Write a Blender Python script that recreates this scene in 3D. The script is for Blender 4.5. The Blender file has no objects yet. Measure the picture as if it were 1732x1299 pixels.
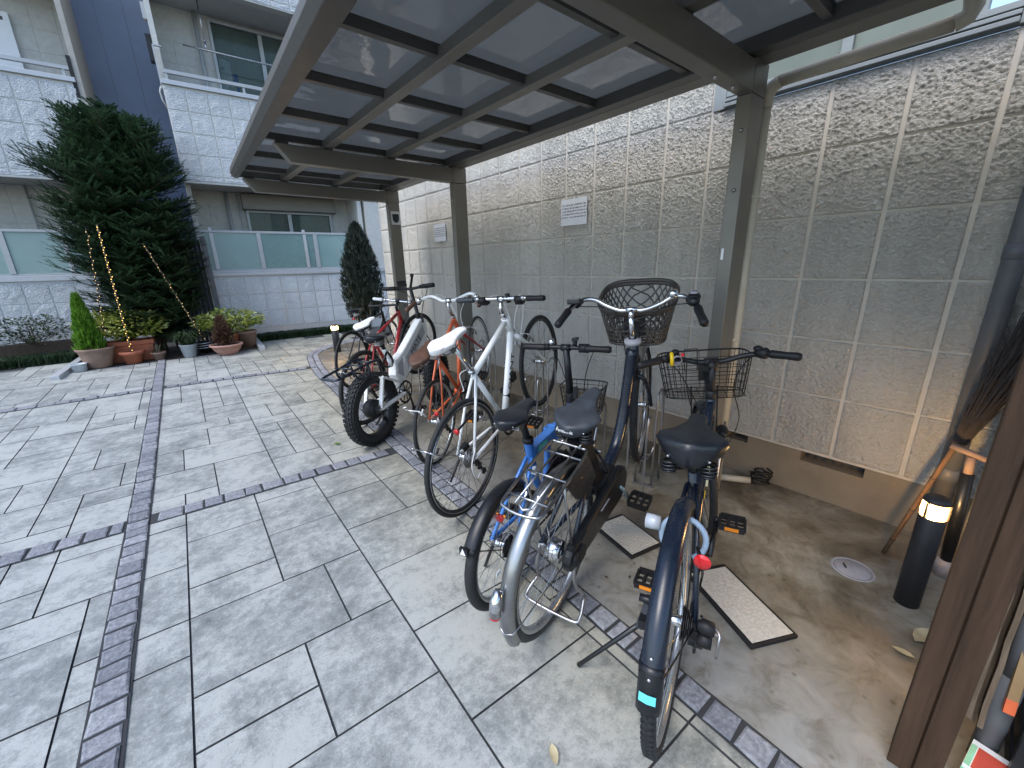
import bpy, math, random
from mathutils import Vector, Matrix, noise
random.seed(7)
C = bpy.context.scene
COL = C.collection
R = math.radians
PI = math.pi

# ------------------------------------------------------------------ materials
def new_mat(name):
    m = bpy.data.materials.new(name); m.use_nodes = True
    nt = m.node_tree; b = nt.nodes['Principled BSDF']
    return m, nt, b

def node(nt, kind, **kw):
    n = nt.nodes.new(kind)
    for k, v in kw.items():
        if k in n.inputs.keys(): n.inputs[k].default_value = v
        else: setattr(n, k, v)
    return n

def ramp(nt, fac, stops):
    r = nt.nodes.new('ShaderNodeValToRGB')
    while len(r.color_ramp.elements) < len(stops): r.color_ramp.elements.new(0.5)
    for e, (p, c) in zip(r.color_ramp.elements, stops):
        e.position = p; e.color = (c[0], c[1], c[2], 1) if len(c) == 3 else c
    nt.links.new(fac, r.inputs[0])
    return r.outputs[0]

def noise_tex(nt, scale, detail=4, rough=.55, vec=None, dist=0):
    n = node(nt, 'ShaderNodeTexNoise', Scale=scale, Detail=detail, Roughness=rough, Distortion=dist)
    if vec is not None: nt.links.new(vec, n.inputs['Vector'])
    return n

def coords(nt, scale=(1, 1, 1), rot=(0, 0, 0)):
    tc = nt.nodes.new('ShaderNodeTexCoord'); mp = nt.nodes.new('ShaderNodeMapping')
    mp.inputs['Scale'].default_value = scale; mp.inputs['Rotation'].default_value = rot
    nt.links.new(tc.outputs['Object'], mp.inputs['Vector'])
    return mp.outputs['Vector']

def bump(nt, b, height, strength=.3, dist=.01):
    n = node(nt, 'ShaderNodeBump', Strength=strength, Distance=dist)
    nt.links.new(height, n.inputs['Height']); nt.links.new(n.outputs[0], b.inputs['Normal'])
    return n

def plain(name, col, rough=.5, metal=0., var=.12, scale=14., bmp=0., bscale=60., dirt=None, spec=.5, coat=0.):
    """painted / metal / plastic surface with a little uneven colour and gloss"""
    m, nt, b = new_mat(name)
    v = coords(nt)
    n = noise_tex(nt, scale, 5, .6, v)
    c0 = [max(0, x * (1 - var)) for x in col]; c1 = [min(1, x * (1 + var)) for x in col]
    stops = [(.3, c0), (.7, c1)]
    c = ramp(nt, n.outputs['Fac'], stops)
    if dirt:
        n2 = noise_tex(nt, dirt[1], 8, .7, v)
        mx = node(nt, 'ShaderNodeMixRGB')
        f = ramp(nt, n2.outputs['Fac'], [(dirt[2], (0, 0, 0)), (dirt[2] + .18, (1, 1, 1))])
        nt.links.new(f, mx.inputs[0]); nt.links.new(c, mx.inputs[1])
        mx.inputs[2].default_value = (*dirt[0], 1); c = mx.outputs[0]
    nt.links.new(c, b.inputs['Base Color'])
    rr = node(nt, 'ShaderNodeMapRange'); rr.inputs[3].default_value = max(.02, rough - .09); rr.inputs[4].default_value = min(1, rough + .12)
    n3 = noise_tex(nt, scale * 2.3, 4, .6, v)
    nt.links.new(n3.outputs['Fac'], rr.inputs[0]); nt.links.new(rr.outputs[0], b.inputs['Roughness'])
    b.inputs['Metallic'].default_value = metal
    b.inputs['Specular IOR Level'].default_value = spec
    if coat: b.inputs['Coat Weight'].default_value = coat; b.inputs['Coat Roughness'].default_value = .08
    if bmp:
        n4 = noise_tex(nt, bscale, 4, .6, v); bump(nt, b, n4.outputs['Fac'], bmp, .004)
    return m

def glow(name, col, strength):
    m, nt, b = new_mat(name)
    b.inputs['Base Color'].default_value = (*col, 1)
    b.inputs['Emission Color'].default_value = (*col, 1)
    b.inputs['Emission Strength'].default_value = strength
    return m

def leafmat(name, c0, c1, c2=None, trans=.25, rough=.55):
    m, nt, b = new_mat(name)
    n = noise_tex(nt, 3.5, 3, .6, coords(nt))
    g = nt.nodes.new('ShaderNodeNewGeometry')
    mx = node(nt, 'ShaderNodeMath', operation='ADD'); nt.links.new(n.outputs['Fac'], mx.inputs[0])
    ms = node(nt, 'ShaderNodeMath', operation='MULTIPLY_ADD'); ms.inputs[1].default_value = .7; ms.inputs[2].default_value = -.35
    nt.links.new(g.outputs['Random Per Island'], ms.inputs[0]); nt.links.new(ms.outputs[0], mx.inputs[1])
    c = ramp(nt, mx.outputs[0], [(.2, c0), (.6, c1), (.9, c2 or c1)])
    nt.links.new(c, b.inputs['Base Color']); b.inputs['Roughness'].default_value = rough
    b.inputs['Specular IOR Level'].default_value = .3
    tr = nt.nodes.new('ShaderNodeBsdfTranslucent'); nt.links.new(c, tr.inputs['Color'])
    mix = node(nt, 'ShaderNodeMixShader'); mix.inputs[0].default_value = trans
    out = nt.nodes['Material Output']
    nt.links.new(b.outputs[0], mix.inputs[1]); nt.links.new(tr.outputs[0], mix.inputs[2]); nt.links.new(mix.outputs[0], out.inputs['Surface'])
    return m

def lens_mat(name, col, strength, clear=.5):
    m, nt, b = new_mat(name)
    b.inputs['Base Color'].default_value = (*col, 1); b.inputs['Roughness'].default_value = .3
    b.inputs['Emission Color'].default_value = (*col, 1); b.inputs['Emission Strength'].default_value = strength
    tp = nt.nodes.new('ShaderNodeBsdfTransparent'); tp.inputs['Color'].default_value = (1, .86, .62, 1)
    mx = node(nt, 'ShaderNodeMixShader'); mx.inputs[0].default_value = clear
    nt.links.new(b.outputs[0], mx.inputs[1]); nt.links.new(tp.outputs[0], mx.inputs[2]); nt.links.new(mx.outputs[0], nt.nodes['Material Output'].inputs['Surface'])
    return m
M = {}
def paving_mat():
    m, nt, b = new_mat('stamped_concrete')
    v = coords(nt)
    at = node(nt, 'ShaderNodeAttribute', attribute_name='slab')
    n1 = noise_tex(nt, 4.2, 10, .72, v, .15); n2 = noise_tex(nt, 24, 10, .80, v, .1); n3 = noise_tex(nt, 130, 4, .7, v)
    a = node(nt, 'ShaderNodeMath', operation='MULTIPLY_ADD'); a.inputs[1].default_value = .52
    nt.links.new(n2.outputs['Fac'], a.inputs[0])
    k = node(nt, 'ShaderNodeMath', operation='MULTIPLY'); k.inputs[1].default_value = .58
    nt.links.new(n1.outputs['Fac'], k.inputs[0]); nt.links.new(k.outputs[0], a.inputs[2])
    s = node(nt, 'ShaderNodeMath', operation='MULTIPLY_ADD'); s.inputs[1].default_value = .09
    nt.links.new(at.outputs['Fac'], s.inputs[0]); nt.links.new(a.outputs[0], s.inputs[2])
    s3 = node(nt, 'ShaderNodeMath', operation='MULTIPLY_ADD'); s3.inputs[1].default_value = .20
    nt.links.new(n3.outputs['Fac'], s3.inputs[0]); nt.links.new(s.outputs[0], s3.inputs[2])
    c = ramp(nt, s3.outputs[0], [(.47, (.085, .093, .094)), (.555, (.15, .163, .163)), (.64, (.215, .231, .227)), (.75, (.36, .376, .362))])
    # warmer tint on the slabs near the bicycle bay
    n4 = noise_tex(nt, 1.1, 4, .6, v)
    sx = nt.nodes.new('ShaderNodeSeparateXYZ'); nt.links.new(v, sx.inputs[0])
    mr = node(nt, 'ShaderNodeMapRange'); mr.inputs[1].default_value = .42; mr.inputs[2].default_value = 1.05
    ad = node(nt, 'ShaderNodeMath', operation='MULTIPLY_ADD'); ad.inputs[1].default_value = .5; 
    nt.links.new(n4.outputs['Fac'], ad.inputs[0]); nt.links.new(sx.outputs[0], ad.inputs[2])
    mr.inputs[1].default_value = .72; mr.inputs[2].default_value = 1.3
    nt.links.new(ad.outputs[0], mr.inputs[0])
    tint = node(nt, 'ShaderNodeMixRGB', blend_type='MULTIPLY'); tint.inputs[2].default_value = (.97, .91, .80, 1)
    nt.links.new(mr.outputs[0], tint.inputs[0]); nt.links.new(c, tint.inputs[1])
    nt.links.new(tint.outputs[0], b.inputs['Base Color'])
    b.inputs['Roughness'].default_value = .62; b.inputs['Specular IOR Level'].default_value = .4
    bump(nt, b, a.outputs[0], .55, .012)
    return m
def concrete_mat():
    m, nt, b = new_mat('bay_concrete')
    v = coords(nt)
    n1 = noise_tex(nt, 1.6, 6, .62, v, .4); n2 = noise_tex(nt, 9, 8, .7, v, .8); n3 = noise_tex(nt, 120, 3, .6, v)
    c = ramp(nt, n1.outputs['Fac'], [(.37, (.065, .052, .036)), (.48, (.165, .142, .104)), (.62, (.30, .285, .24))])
    d = ramp(nt, n2.outputs['Fac'], [(.34, (.5, .46, .40)), (.5, (.88, .87, .85)), (.62, (1, 1, 1)), (.78, (1.15, 1.14, 1.12))])
    mx = node(nt, 'ShaderNodeMixRGB', blend_type='MULTIPLY'); mx.inputs[0].default_value = .8
    nt.links.new(d, mx.inputs[2]); mx.inputs[0].default_value = .9
    vo = node(nt, 'ShaderNodeTexVoronoi', Scale=11.); nt.links.new(v, vo.inputs['Vector'])
    sp = ramp(nt, vo.outputs['Distance'], [(.06, (.25, .19, .12)), (.12, (1, 1, 1))])
    mx2 = node(nt, 'ShaderNodeMixRGB', blend_type='MULTIPLY'); mx2.inputs[0].default_value = .55
    nt.links.new(mx.outputs[0], mx2.inputs[1]); nt.links.new(sp, mx2.inputs[2])
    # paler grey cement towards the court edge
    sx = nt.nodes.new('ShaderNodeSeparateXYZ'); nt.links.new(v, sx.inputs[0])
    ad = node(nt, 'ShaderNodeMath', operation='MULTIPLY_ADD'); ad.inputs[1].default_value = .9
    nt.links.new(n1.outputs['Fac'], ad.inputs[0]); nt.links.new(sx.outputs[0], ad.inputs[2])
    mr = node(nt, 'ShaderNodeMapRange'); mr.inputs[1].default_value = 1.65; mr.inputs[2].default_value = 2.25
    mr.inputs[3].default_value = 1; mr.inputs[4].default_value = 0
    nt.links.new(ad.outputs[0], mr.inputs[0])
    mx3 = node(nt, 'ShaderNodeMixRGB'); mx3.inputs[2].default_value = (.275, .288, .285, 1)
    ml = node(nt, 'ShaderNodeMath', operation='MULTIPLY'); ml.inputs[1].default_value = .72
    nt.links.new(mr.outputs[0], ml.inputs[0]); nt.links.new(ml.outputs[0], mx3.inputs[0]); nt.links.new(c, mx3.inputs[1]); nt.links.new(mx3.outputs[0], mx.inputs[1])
    nt.links.new(mx2.outputs[0], b.inputs['Base Color'])
    b.inputs['Roughness'].default_value = .55
    bump(nt, b, n3.outputs['Fac'], .15, .003)
    return m
def stone_mat(name, cols, scale=40, bmp=.6, attr=None, spread=.2):
    m, nt, b = new_mat(name)
    v = coords(nt)
    n = noise_tex(nt, scale, 8, .7, v); f = n.outputs['Fac']
    if attr:
        at = node(nt, 'ShaderNodeAttribute', attribute_name=attr)
        s = node(nt, 'ShaderNodeMath', operation='MULTIPLY_ADD'); s.inputs[1].default_value = spread
        nt.links.new(at.outputs['Fac'], s.inputs[0]); nt.links.new(f, s.inputs[2]); f = s.outputs[0]
    c = ramp(nt, f, cols); nt.links.new(c, b.inputs['Base Color'])
    b.inputs['Roughness'].default_value = .75
    bump(nt, b, n.outputs['Fac'], bmp, .008)
    return m
def tilewall_mat(name, base, streak=.25, bmp=.5, bscale=55, grime=0., bd=.02):
    """rough split-face siding"""
    m, nt, b = new_mat(name)
    v = coords(nt)
    n1 = noise_tex(nt, 2.2, 6, .65, v); n2 = noise_tex(nt, bscale, 6, .65, v)
    ve = coords(nt, (1, 1, 1.5)); n2 = noise_tex(nt, bscale, 5, .62, ve, .4)
    vs = coords(nt, (1, 1, .13)); n3 = noise_tex(nt, 7, 7, .65, vs)
    a = node(nt, 'ShaderNodeMath', operation='MULTIPLY_ADD'); a.inputs[1].default_value = .45
    nt.links.new(n1.outputs['Fac'], a.inputs[0]); 
    k = node(nt, 'ShaderNodeMath', operation='MULTIPLY'); k.inputs[1].default_value = .55
    nt.links.new(n3.outputs['Fac'], k.inputs[0]); nt.links.new(k.outputs[0], a.inputs[2])
    c = ramp(nt, a.outputs[0], [(.36, [x * (1 - streak - grime) for x in base]), (.55, base), (.75, [min(1, x * 1.08) for x in base])])
    nt.links.new(c, b.inputs['Base Color']); b.inputs['Roughness'].default_value = .7; b.inputs['Specular IOR Level'].default_value = .35
    bump(nt, b, n2.outputs['Fac'], bmp, bd)
    return m
def wood_mat(name, c0, c1, axis=2, scale=1.0):
    m, nt, b = new_mat(name)
    sc = [14 * scale] * 3; sc[axis] = .9 * scale
    v = coords(nt, tuple(sc)); n = noise_tex(nt, 3, 7, .65, v, .5)
    n2 = noise_tex(nt, 26, 4, .6, v)
    c = ramp(nt, n.outputs['Fac'], [(.3, c0), (.7, c1)]); nt.links.new(c, b.inputs['Base Color'])
    b.inputs['Roughness'].default_value = .82; b.inputs['Specular IOR Level'].default_value = .2; bump(nt, b, n2.outputs['Fac'], .25, .004)
    return m
def roof_mat():
    m, nt, b = new_mat('smoked_polycarbonate')
    v = coords(nt); n = noise_tex(nt, 1.3, 4, .6, v, .5); n2 = noise_tex(nt, 6, 5, .6, v)
    c = ramp(nt, n2.outputs['Fac'], [(.3, (.055, .058, .060)), (.7, (.08, .084, .086))])
    nt.links.new(c, b.inputs['Base Color']); b.inputs['Roughness'].default_value = .035; b.inputs['IOR'].default_value = 1.95
    bump(nt, b, n.outputs['Fac'], .06, .12)
    tl = nt.nodes.new('ShaderNodeBsdfTranslucent'); tl.inputs['Color'].default_value = (.55, .58, .59, 1)
    tp = nt.nodes.new('ShaderNodeBsdfTransparent'); tp.inputs['Color'].default_value = (.42, .44, .45, 1)
    m1 = node(nt, 'ShaderNodeMixShader'); m1.inputs[0].default_value = .26
    nt.links.new(b.outputs[0], m1.inputs[1]); nt.links.new(tl.outputs[0], m1.inputs[2])
    m2 = node(nt, 'ShaderNodeMixShader'); m2.inputs[0].default_value = .13
    nt.links.new(m1.outputs[0], m2.inputs[1]); nt.links.new(tp.outputs[0], m2.inputs[2])
    nt.links.new(m2.outputs[0], nt.nodes['Material Output'].inputs['Surface'])
    return m
def glass_mat(name, tint=(.02, .025, .03), alpha=.45, rough=.03):
    m, nt, b = new_mat(name)
    b.inputs['Base Color'].default_value = (*tint, 1); b.inputs['Roughness'].default_value = rough; b.inputs['IOR'].default_value = 1.5
    tp = nt.nodes.new('ShaderNodeBsdfTransparent'); tp.inputs['Color'].default_value = (.85, .92, .9, 1)
    mx = node(nt, 'ShaderNodeMixShader'); mx.inputs[0].default_value = alpha
    nt.links.new(b.outputs[0], mx.inputs[1]); nt.links.new(tp.outputs[0], mx.inputs[2])
    nt.links.new(mx.outputs[0], nt.nodes['Material Output'].inputs['Surface'])
    return m

M['paving'] = paving_mat(); M['concrete'] = concrete_mat()
M['joint'] = plain('dark_joint', (.050, .053, .056), .9)
M['mortar'] = plain('dark_mortar', (.028, .030, .033), .95); M['cobble'] = stone_mat('granite_cobble', [(.35, (.085, .092, .108)), (.55, (.16, .17, .195)), (.8, (.31, .32, .34))], 60, .7, 'slab')
M['wall'] = tilewall_mat('beige_split_face', (.54, .52, .47), .15, .9, 85, .05, .022)
M['wall_joint'] = plain('beige_joint', (.47, .44, .385), .8, var=.08)
M['plinth'] = plain('render_plinth', (.215, .175, .125), .8, var=.14, scale=5, bmp=.15, bscale=150)
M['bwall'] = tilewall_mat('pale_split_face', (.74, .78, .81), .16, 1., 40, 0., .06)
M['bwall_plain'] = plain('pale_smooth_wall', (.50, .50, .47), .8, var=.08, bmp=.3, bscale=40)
M['soffit'] = plain('grey_soffit', (.42, .42, .41), .8, var=.05)
M['tower'] = plain('slate_siding', (.155, .195, .285), .5, var=.08, scale=2)
M['cap'] = plain('grey_coping', (.42, .44, .46), .4, .2, var=.05)
M['alu'] = plain('silver_aluminium', (.36, .38, .39), .45, .15, var=.06)
M['sash'] = plain('grey_window_sash', (.20, .215, .21), .45, .1, var=.06)
M['bronze'] = plain('bronze_aluminium', (.165, .155, .132), .40, .12, var=.10, scale=3, spec=.6)
M['bronze_dark'] = plain('dark_bronze_aluminium', (.080, .077, .070), .45, .12, var=.08)
M['roof'] = roof_mat()
M['cream'] = plain('cream_pvc', (.47, .43, .34), .5, var=.08)
M['slatepipe'] = plain('slate_grey_pipe', (.105, .112, .122), .5, var=.1)
M['frosted'] = plain('frosted_green_glass', (.20, .30, .295), .28, var=.10, scale=1.1, spec=.6)
M['frosted_b'] = plain('frosted_green_glass_deep', (.14, .235, .23), .25, var=.10, scale=1.1, spec=.6)
M['glass'] = glass_mat('window_glass', alpha=.7); M['glass_pale'] = plain('frosted_window', (.13, .152, .12), .4, var=.1, scale=3)
M['curtain'] = plain('curtain_cloth', (.45, .48, .42), .9, var=.15)
M['room'] = plain('room_shadow', (.09, .09, .088), .9)
M['black'] = plain('black_paint', (.008, .009, .011), .34, var=.2, spec=.4)
M['blackm'] = plain('matt_black', (.010, .010, .011), .5, var=.2, spec=.35)
M['navy'] = plain('navy_black_paint', (.007, .012, .023), .26, var=.15, spec=.5, dirt=((.05, .055, .06), 34, .70))
M['rubber'] = plain('tyre_rubber', (.011, .012, .013), .7, var=.25, scale=30, bmp=.4, bscale=200, dirt=((.03, .03, .03), 12, .62))
M['gumrubber'] = plain('worn_tyre_rubber', (.05, .048, .045), .8, var=.25, scale=30, bmp=.3, bscale=200)
M['chrome'] = plain('steel_chrome', (.62, .63, .65), .16, 1., var=.1, dirt=((.25, .23, .2), 25, .62))
M['dullchrome'] = plain('dull_chrome', (.31, .315, .32), .30, 1., var=.18, scale=9, dirt=((.2, .18, .15), 22, .58)); M['steel'] = plain('brushed_steel', (.40, .40, .41), .34, 1., var=.15, dirt=((.16, .12, .09), 20, .62))
M['rim'] = plain('alloy_rim', (.48, .50, .52), .28, .85, var=.1, dirt=((.2, .2, .2), 20, .62))
M['rimdark'] = plain('dark_rim', (.03, .03, .033), .3, .3)
M['spoke'] = plain('steel_spoke', (.5, .5, .5), .3, 1.)
M['white'] = plain('white_paint', (.84, .85, .84), .3, var=.05, coat=.4, dirt=((.4, .4, .38), 18, .72))
M['whiteleather'] = plain('white_saddle', (.80, .81, .81), .45, var=.08, dirt=((.3, .3, .29), 26, .66))
M['orange'] = plain('orange_red_paint', (.60, .12, .04), .33, var=.12, coat=.3)
M['red'] = plain('red_paint', (.34, .018, .022), .3, var=.12, coat=.4)
M['blue'] = plain('blue_paint', (.03, .15, .46), .33, var=.12, coat=.4, dirt=((.03, .05, .09), 30, .7))
M['brown'] = plain('brown_leather', (.085, .042, .028), .5, var=.3, scale=20, bmp=.2)
M['saddle'] = plain('black_saddle', (.009, .011, .015), .34, var=.3, bmp=.3, bscale=60, spec=.5, dirt=((.06, .06, .06), 34, .70))
M['saddlegrey'] = plain('worn_saddle', (.028, .034, .043), .48, var=.4, scale=16, bmp=.2, bscale=140)
M['plasticbasket'] = plain('grey_plastic', (.045, .038, .032), .45, var=.25)
M['redlens'] = plain('red_lens', (.55, .01, .015), .2, coat=.6)
M['amber'] = plain('amber_reflector', (.7, .22, .01), .2, coat=.5)
M['aqua'] = plain('aqua_sticker', (.12, .58, .60), .4)
M['yellow'] = plain('yellow_paint', (.75, .5, .01), .4)
M['green'] = plain('green_sticker', (.05, .42, .30), .45, var=.25, scale=40)
M['paper'] = plain('white_plate', (.56, .57, .60), .5, var=.04)
M['ink'] = plain('dark_ink', (.03, .03, .05), .7)
M['label_white'] = plain('white_print', (.75, .77, .78), .5, var=.02)
M['wood'] = wood_mat('brown_timber', (.030, .018, .011), (.066, .039, .024))
M['bamboo'] = wood_mat('bamboo_pole', (.07, .042, .026), (.17, .105, .06), 2)
M['twig'] = plain('dark_twigs', (.028, .022, .02), .8, var=.4, scale=40)
M['bark'] = plain('bark', (.05, .035, .025), .9, var=.3, scale=20, bmp=.5)
M['terracotta'] = plain('terracotta', (.33, .105, .055), .8, var=.15, scale=9, bmp=.2)
M['claybrown'] = plain('weathered_clay', (.20, .135, .105), .8, var=.2, scale=7, bmp=.2, dirt=((.33, .27, .24), 9, .62))
M['claypink'] = plain('pinkish_clay', (.36, .20, .16), .75, var=.12, scale=9)
M['soil'] = plain('soil', (.03, .022, .017), .95, var=.4, scale=50, bmp=.8, bscale=90)
M['metalpot'] = plain('pale_blue_enamel', (.44, .50, .55), .4, var=.1)
M['card'] = wood_mat('corrugated_card', (.10, .075, .052), (.21, .165, .12), 2, 2.)
M['redprint'] = plain('red_print', (.5, .07, .045), .6)
M['lampblack'] = plain('bollard_paint', (.02, .022, .026), .5, var=.15)
M['lampglow'] = lens_mat('lamp_glass', (1.0, .60, .24), 1.6)
M['lampglow_far'] = lens_mat('far_lamp_glass', (1.0, .62, .28), 3.)
M['fairy'] = glow('fairy_bulb', (1.0, .60, .14), 2.6); M['fairy_dim'] = glow('faint_fairy_bulb', (1.0, .66, .25), 1.0)
M['tilepave'] = stone_mat('ramp_tile', [(.3, (.34, .32, .28)), (.7, (.56, .54, .49))], 90, .3)
M['lid'] = plain('grey_lid', (.33, .32, .34), .6, var=.12, bmp=.2)
M['fir'] = leafmat('fir_needles', (.010, .026, .014), (.032, .072, .034), (.075, .135, .06), .2)
M['cypress'] = leafmat('cypress_leaves', (.008, .013, .010), (.02, .032, .022), (.05, .06, .045), .15)
M['lime'] = leafmat('lime_conifer', (.04, .12, .012), (.12, .27, .022), (.22, .40, .05), .35)
M['varieg'] = leafmat('variegated_leaves', (.14, .20, .03), (.5, .55, .12), (.8, .8, .36), .35)
M['grassblade'] = leafmat('mondo_grass', (.008, .022, .010), (.02, .05, .02), (.04, .08, .03), .2)
M['shrub'] = leafmat('shrub_leaves', (.015, .03, .012), (.045, .075, .03), (.10, .13, .06), .25)
M['deadleaf'] = leafmat('dry_conifer', (.05, .025, .015), (.13, .07, .045), (.22, .14, .09), .2)
M['dryleaf'] = plain('fallen_leaf', (.42, .36, .22), .7, var=.2)

# ------------------------------------------------------------------ mesh builder
class MB:
    def __init__(s): s.v = []; s.f = []; s.sm = []; s.T = None; s.att = None
    def add(s, vs, fs, smooth=False, val=None):
        o = len(s.v)
        if s.T is not None: vs = [s.T @ Vector(p) for p in vs]
        s.v += [tuple(p) for p in vs]
        s.f += [tuple(i + o for i in f) for f in fs]; s.sm += [smooth] * len(fs)
        if s.att is not None: s.att += [val if val is not None else 0.5] * len(fs)
    def box(s, c, d, rot=None, val=None):
        x, y, z = d[0] / 2, d[1] / 2, d[2] / 2
        P = [Vector((a * x, b * y, e * z)) for a in (-1, 1) for b in (-1, 1) for e in (-1, 1)]
        if rot is not None: P = [rot @ p for p in P]
        P = [p + Vector(c) for p in P]
        s.add(P, [(0, 1, 3, 2), (4, 6, 7, 5), (0, 4, 5, 1), (2, 3, 7, 6), (0, 2, 6, 4), (1, 5, 7, 3)], False, val)
        return s
    def span(s, a, b, val=None):
        return s.box([(a[i] + b[i]) / 2 for i in range(3)], [abs(b[i] - a[i]) for i in range(3)], None, val)
    def bar(s, a, b, w, h, up=(0, 0, 1)):
        a, b = Vector(a), Vector(b); d = b - a; L = d.length; x = d.normalized(); u = Vector(up)
        y = u.cross(x)
        if y.length < 1e-4: y = Vector((0, 1, 0)).cross(x)
        y.normalize(); z = x.cross(y)
        rot = Matrix((x, y, z)).transposed()
        return s.box((a + b) / 2, (L, w, h), rot)
    def ring(s, c, n, u, r, k, sq=1.):
        pass
    def tube(s, pts, r, n=8, closed=False, caps=True, flat=1., smooth=True):
        P = [Vector(p) for p in pts]
        Q = [P[0]]
        for p in P[1:]:
            if (p - Q[-1]).length > 1e-6: Q.append(p)
        P = Q; m = len(P)
        if m < 2: return s
        rs = list(r) if isinstance(r, (list, tuple)) else [r] * m
        if len(rs) < m: rs += [rs[-1]] * (m - len(rs))
        T = []
        for i in range(m):
            if closed: d = P[(i + 1) % m] - P[i - 1]
            elif i == 0: d = P[1] - P[0]
            elif i == m - 1: d = P[-1] - P[-2]
            else: d = (P[i + 1] - P[i]).normalized() + (P[i] - P[i - 1]).normalized()
            if d.length < 1e-9: d = Vector((0, 0, 1))
            T.append(d.normalized())
        up = Vector((0, 0, 1)) if abs(T[0].z) < .9 else Vector((0, 1, 0))
        u = (up - T[0] * up.dot(T[0])).normalized()
        vs = []
        for i in range(m):
            u = u - T[i] * u.dot(T[i])
            if u.length < 1e-6: u = T[i].orthogonal()
            u.normalize(); w = T[i].cross(u)
            for k in range(n):
                a = 2 * PI * k / n
                vs.append(P[i] + (u * math.cos(a) * flat + w * math.sin(a)) * rs[i])
        fs = []
        for i in range(m if closed else m - 1):
            j = (i + 1) % m
            for k in range(n): fs.append((i * n + k, i * n + (k + 1) % n, j * n + (k + 1) % n, j * n + k))
        if caps and not closed: fs.append(tuple(range(n))[::-1]); fs.append(tuple((m - 1) * n + k for k in range(n)))
        s.add(vs, fs, smooth and n > 4); return s
    def loft(s, rings, caps=True, smooth=True):
        n = len(rings[0]); vs = [p for q in rings for p in q]; fs = []
        for i in range(len(rings) - 1):
            for k in range(n): fs.append((i * n + k, i * n + (k + 1) % n, (i + 1) * n + (k + 1) % n, (i + 1) * n + k))
        if caps: fs.append(tuple(range(n))[::-1]); fs.append(tuple((len(rings) - 1) * n + k for k in range(n)))
        s.add(vs, fs, smooth); return s
    def lathe(s, prof, c=(0, 0, 0), axis='z', n=24, smooth=True, closed=False):
        c = Vector(c); vs = []
        for r, h in prof:
            for k in range(n):
                a = 2 * PI * k / n; x, y = r * math.cos(a), r * math.sin(a)
                vs.append(c + (Vector((x, y, h)) if axis == 'z' else Vector((x, h, y)) if axis == 'y' else Vector((h, x, y))))
        m = len(prof); fs = []
        for i in range(m if closed else m - 1):
            j = (i + 1) % m
            for k in range(n): fs.append((i * n + k, i * n + (k + 1) % n, j * n + (k + 1) % n, j * n + k))
        s.add(vs, fs, smooth); return s
    def ball(s, c, r, n=10, sc=(1, 1, 1)):
        prof = [(max(1e-4, math.sin(PI * i / n)) , -math.cos(PI * i / n)) for i in range(n + 1)]
        c = Vector(c); vs = []; N = n * 2 if n < 9 else 16
        for rr, h in prof:
            for k in range(N):
                a = 2 * PI * k / N; vs.append(c + Vector((rr * math.cos(a) * r * sc[0], rr * math.sin(a) * r * sc[1], h * r * sc[2])))
        fs = []
        for i in range(n):
            for k in range(N): fs.append((i * N + k, i * N + (k + 1) % N, (i + 1) * N + (k + 1) % N, (i + 1) * N + k))
        s.add(vs, fs, True); return s
    def prism(s, poly, a, b, axis='y', smooth=False):
        """polygon in the plane across axis, extruded from a to b along it"""
        def P(p, h): return (p[0], h, p[1]) if axis == 'y' else (p[0], p[1], h) if axis == 'z' else (h, p[0], p[1])
        n = len(poly); vs = [P(p, a) for p in poly] + [P(p, b) for p in poly]
        fs = [tuple(range(n)), tuple(range(2 * n - 1, n - 1, -1))]
        fs += [(i, i + n, (i + 1) % n + n, (i + 1) % n) for i in range(n)]
        s.add(vs, fs, smooth); return s
    def quad(s, a, b, c, d, val=None): s.add([a, b, c, d], [(0, 1, 2, 3)], False, val); return s
    def build(s, name, mat, parent=None, label=None, bevel=0., kind=None, auto=False):
        me = bpy.data.meshes.new(name); me.from_pydata(s.v, [], s.f); 
        me.polygons.foreach_set('use_smooth', s.sm)
        if s.att is not None:
            a = me.attributes.new('slab', 'FLOAT', 'FACE'); a.data.foreach_set('value', s.att)
        me.materials.append(mat); me.update()
        o = bpy.data.objects.new(name, me); COL.objects.link(o)
        if parent is not None: o.parent = parent
        if label: o['label'] = label
        if kind: o['kind'] = kind
        if bevel:
            b = o.modifiers.new('bevel', 'BEVEL'); b.width = bevel; b.segments = 2; b.limit_method = 'ANGLE'; b.angle_limit = R(40)
        return o

def thing(name, label, cat, loc=(0, 0, 0), rot=(0, 0, 0), group=None):
    o = bpy.data.objects.new(name, None); COL.objects.link(o); o.empty_display_size = .1
    o.location = loc; o.rotation_euler = rot; o['label'] = label; o['category'] = cat
    if group: o['group'] = group
    return o
def tag(o, label, cat, group=None):
    o['label'] = label; o['category'] = cat
    if group: o['group'] = group
    return o
def text_part(name, body, size, mat, parent, mtx, extrude=.0008, label=None, align='CENTER', sx=1.):
    cu = bpy.data.curves.new(name, 'FONT'); cu.body = body; cu.size = size; cu.extrude = extrude; cu.align_x = align; cu.align_y = 'CENTER'
    tmp = bpy.data.objects.new(name + '_tmp', cu); COL.objects.link(tmp)
    bpy.context.view_layer.update()
    dg = bpy.context.evaluated_depsgraph_get()
    me = bpy.data.meshes.new_from_object(tmp.evaluated_get(dg))
    bpy.data.objects.remove(tmp)
    me.transform(mtx @ Matrix.Diagonal((sx, 1, 1, 1))); me.materials.clear(); me.materials.append(mat)
    o = bpy.data.objects.new(name, me); COL.objects.link(o); o.parent = parent
    if label: o['label'] = label
    return o
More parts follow.
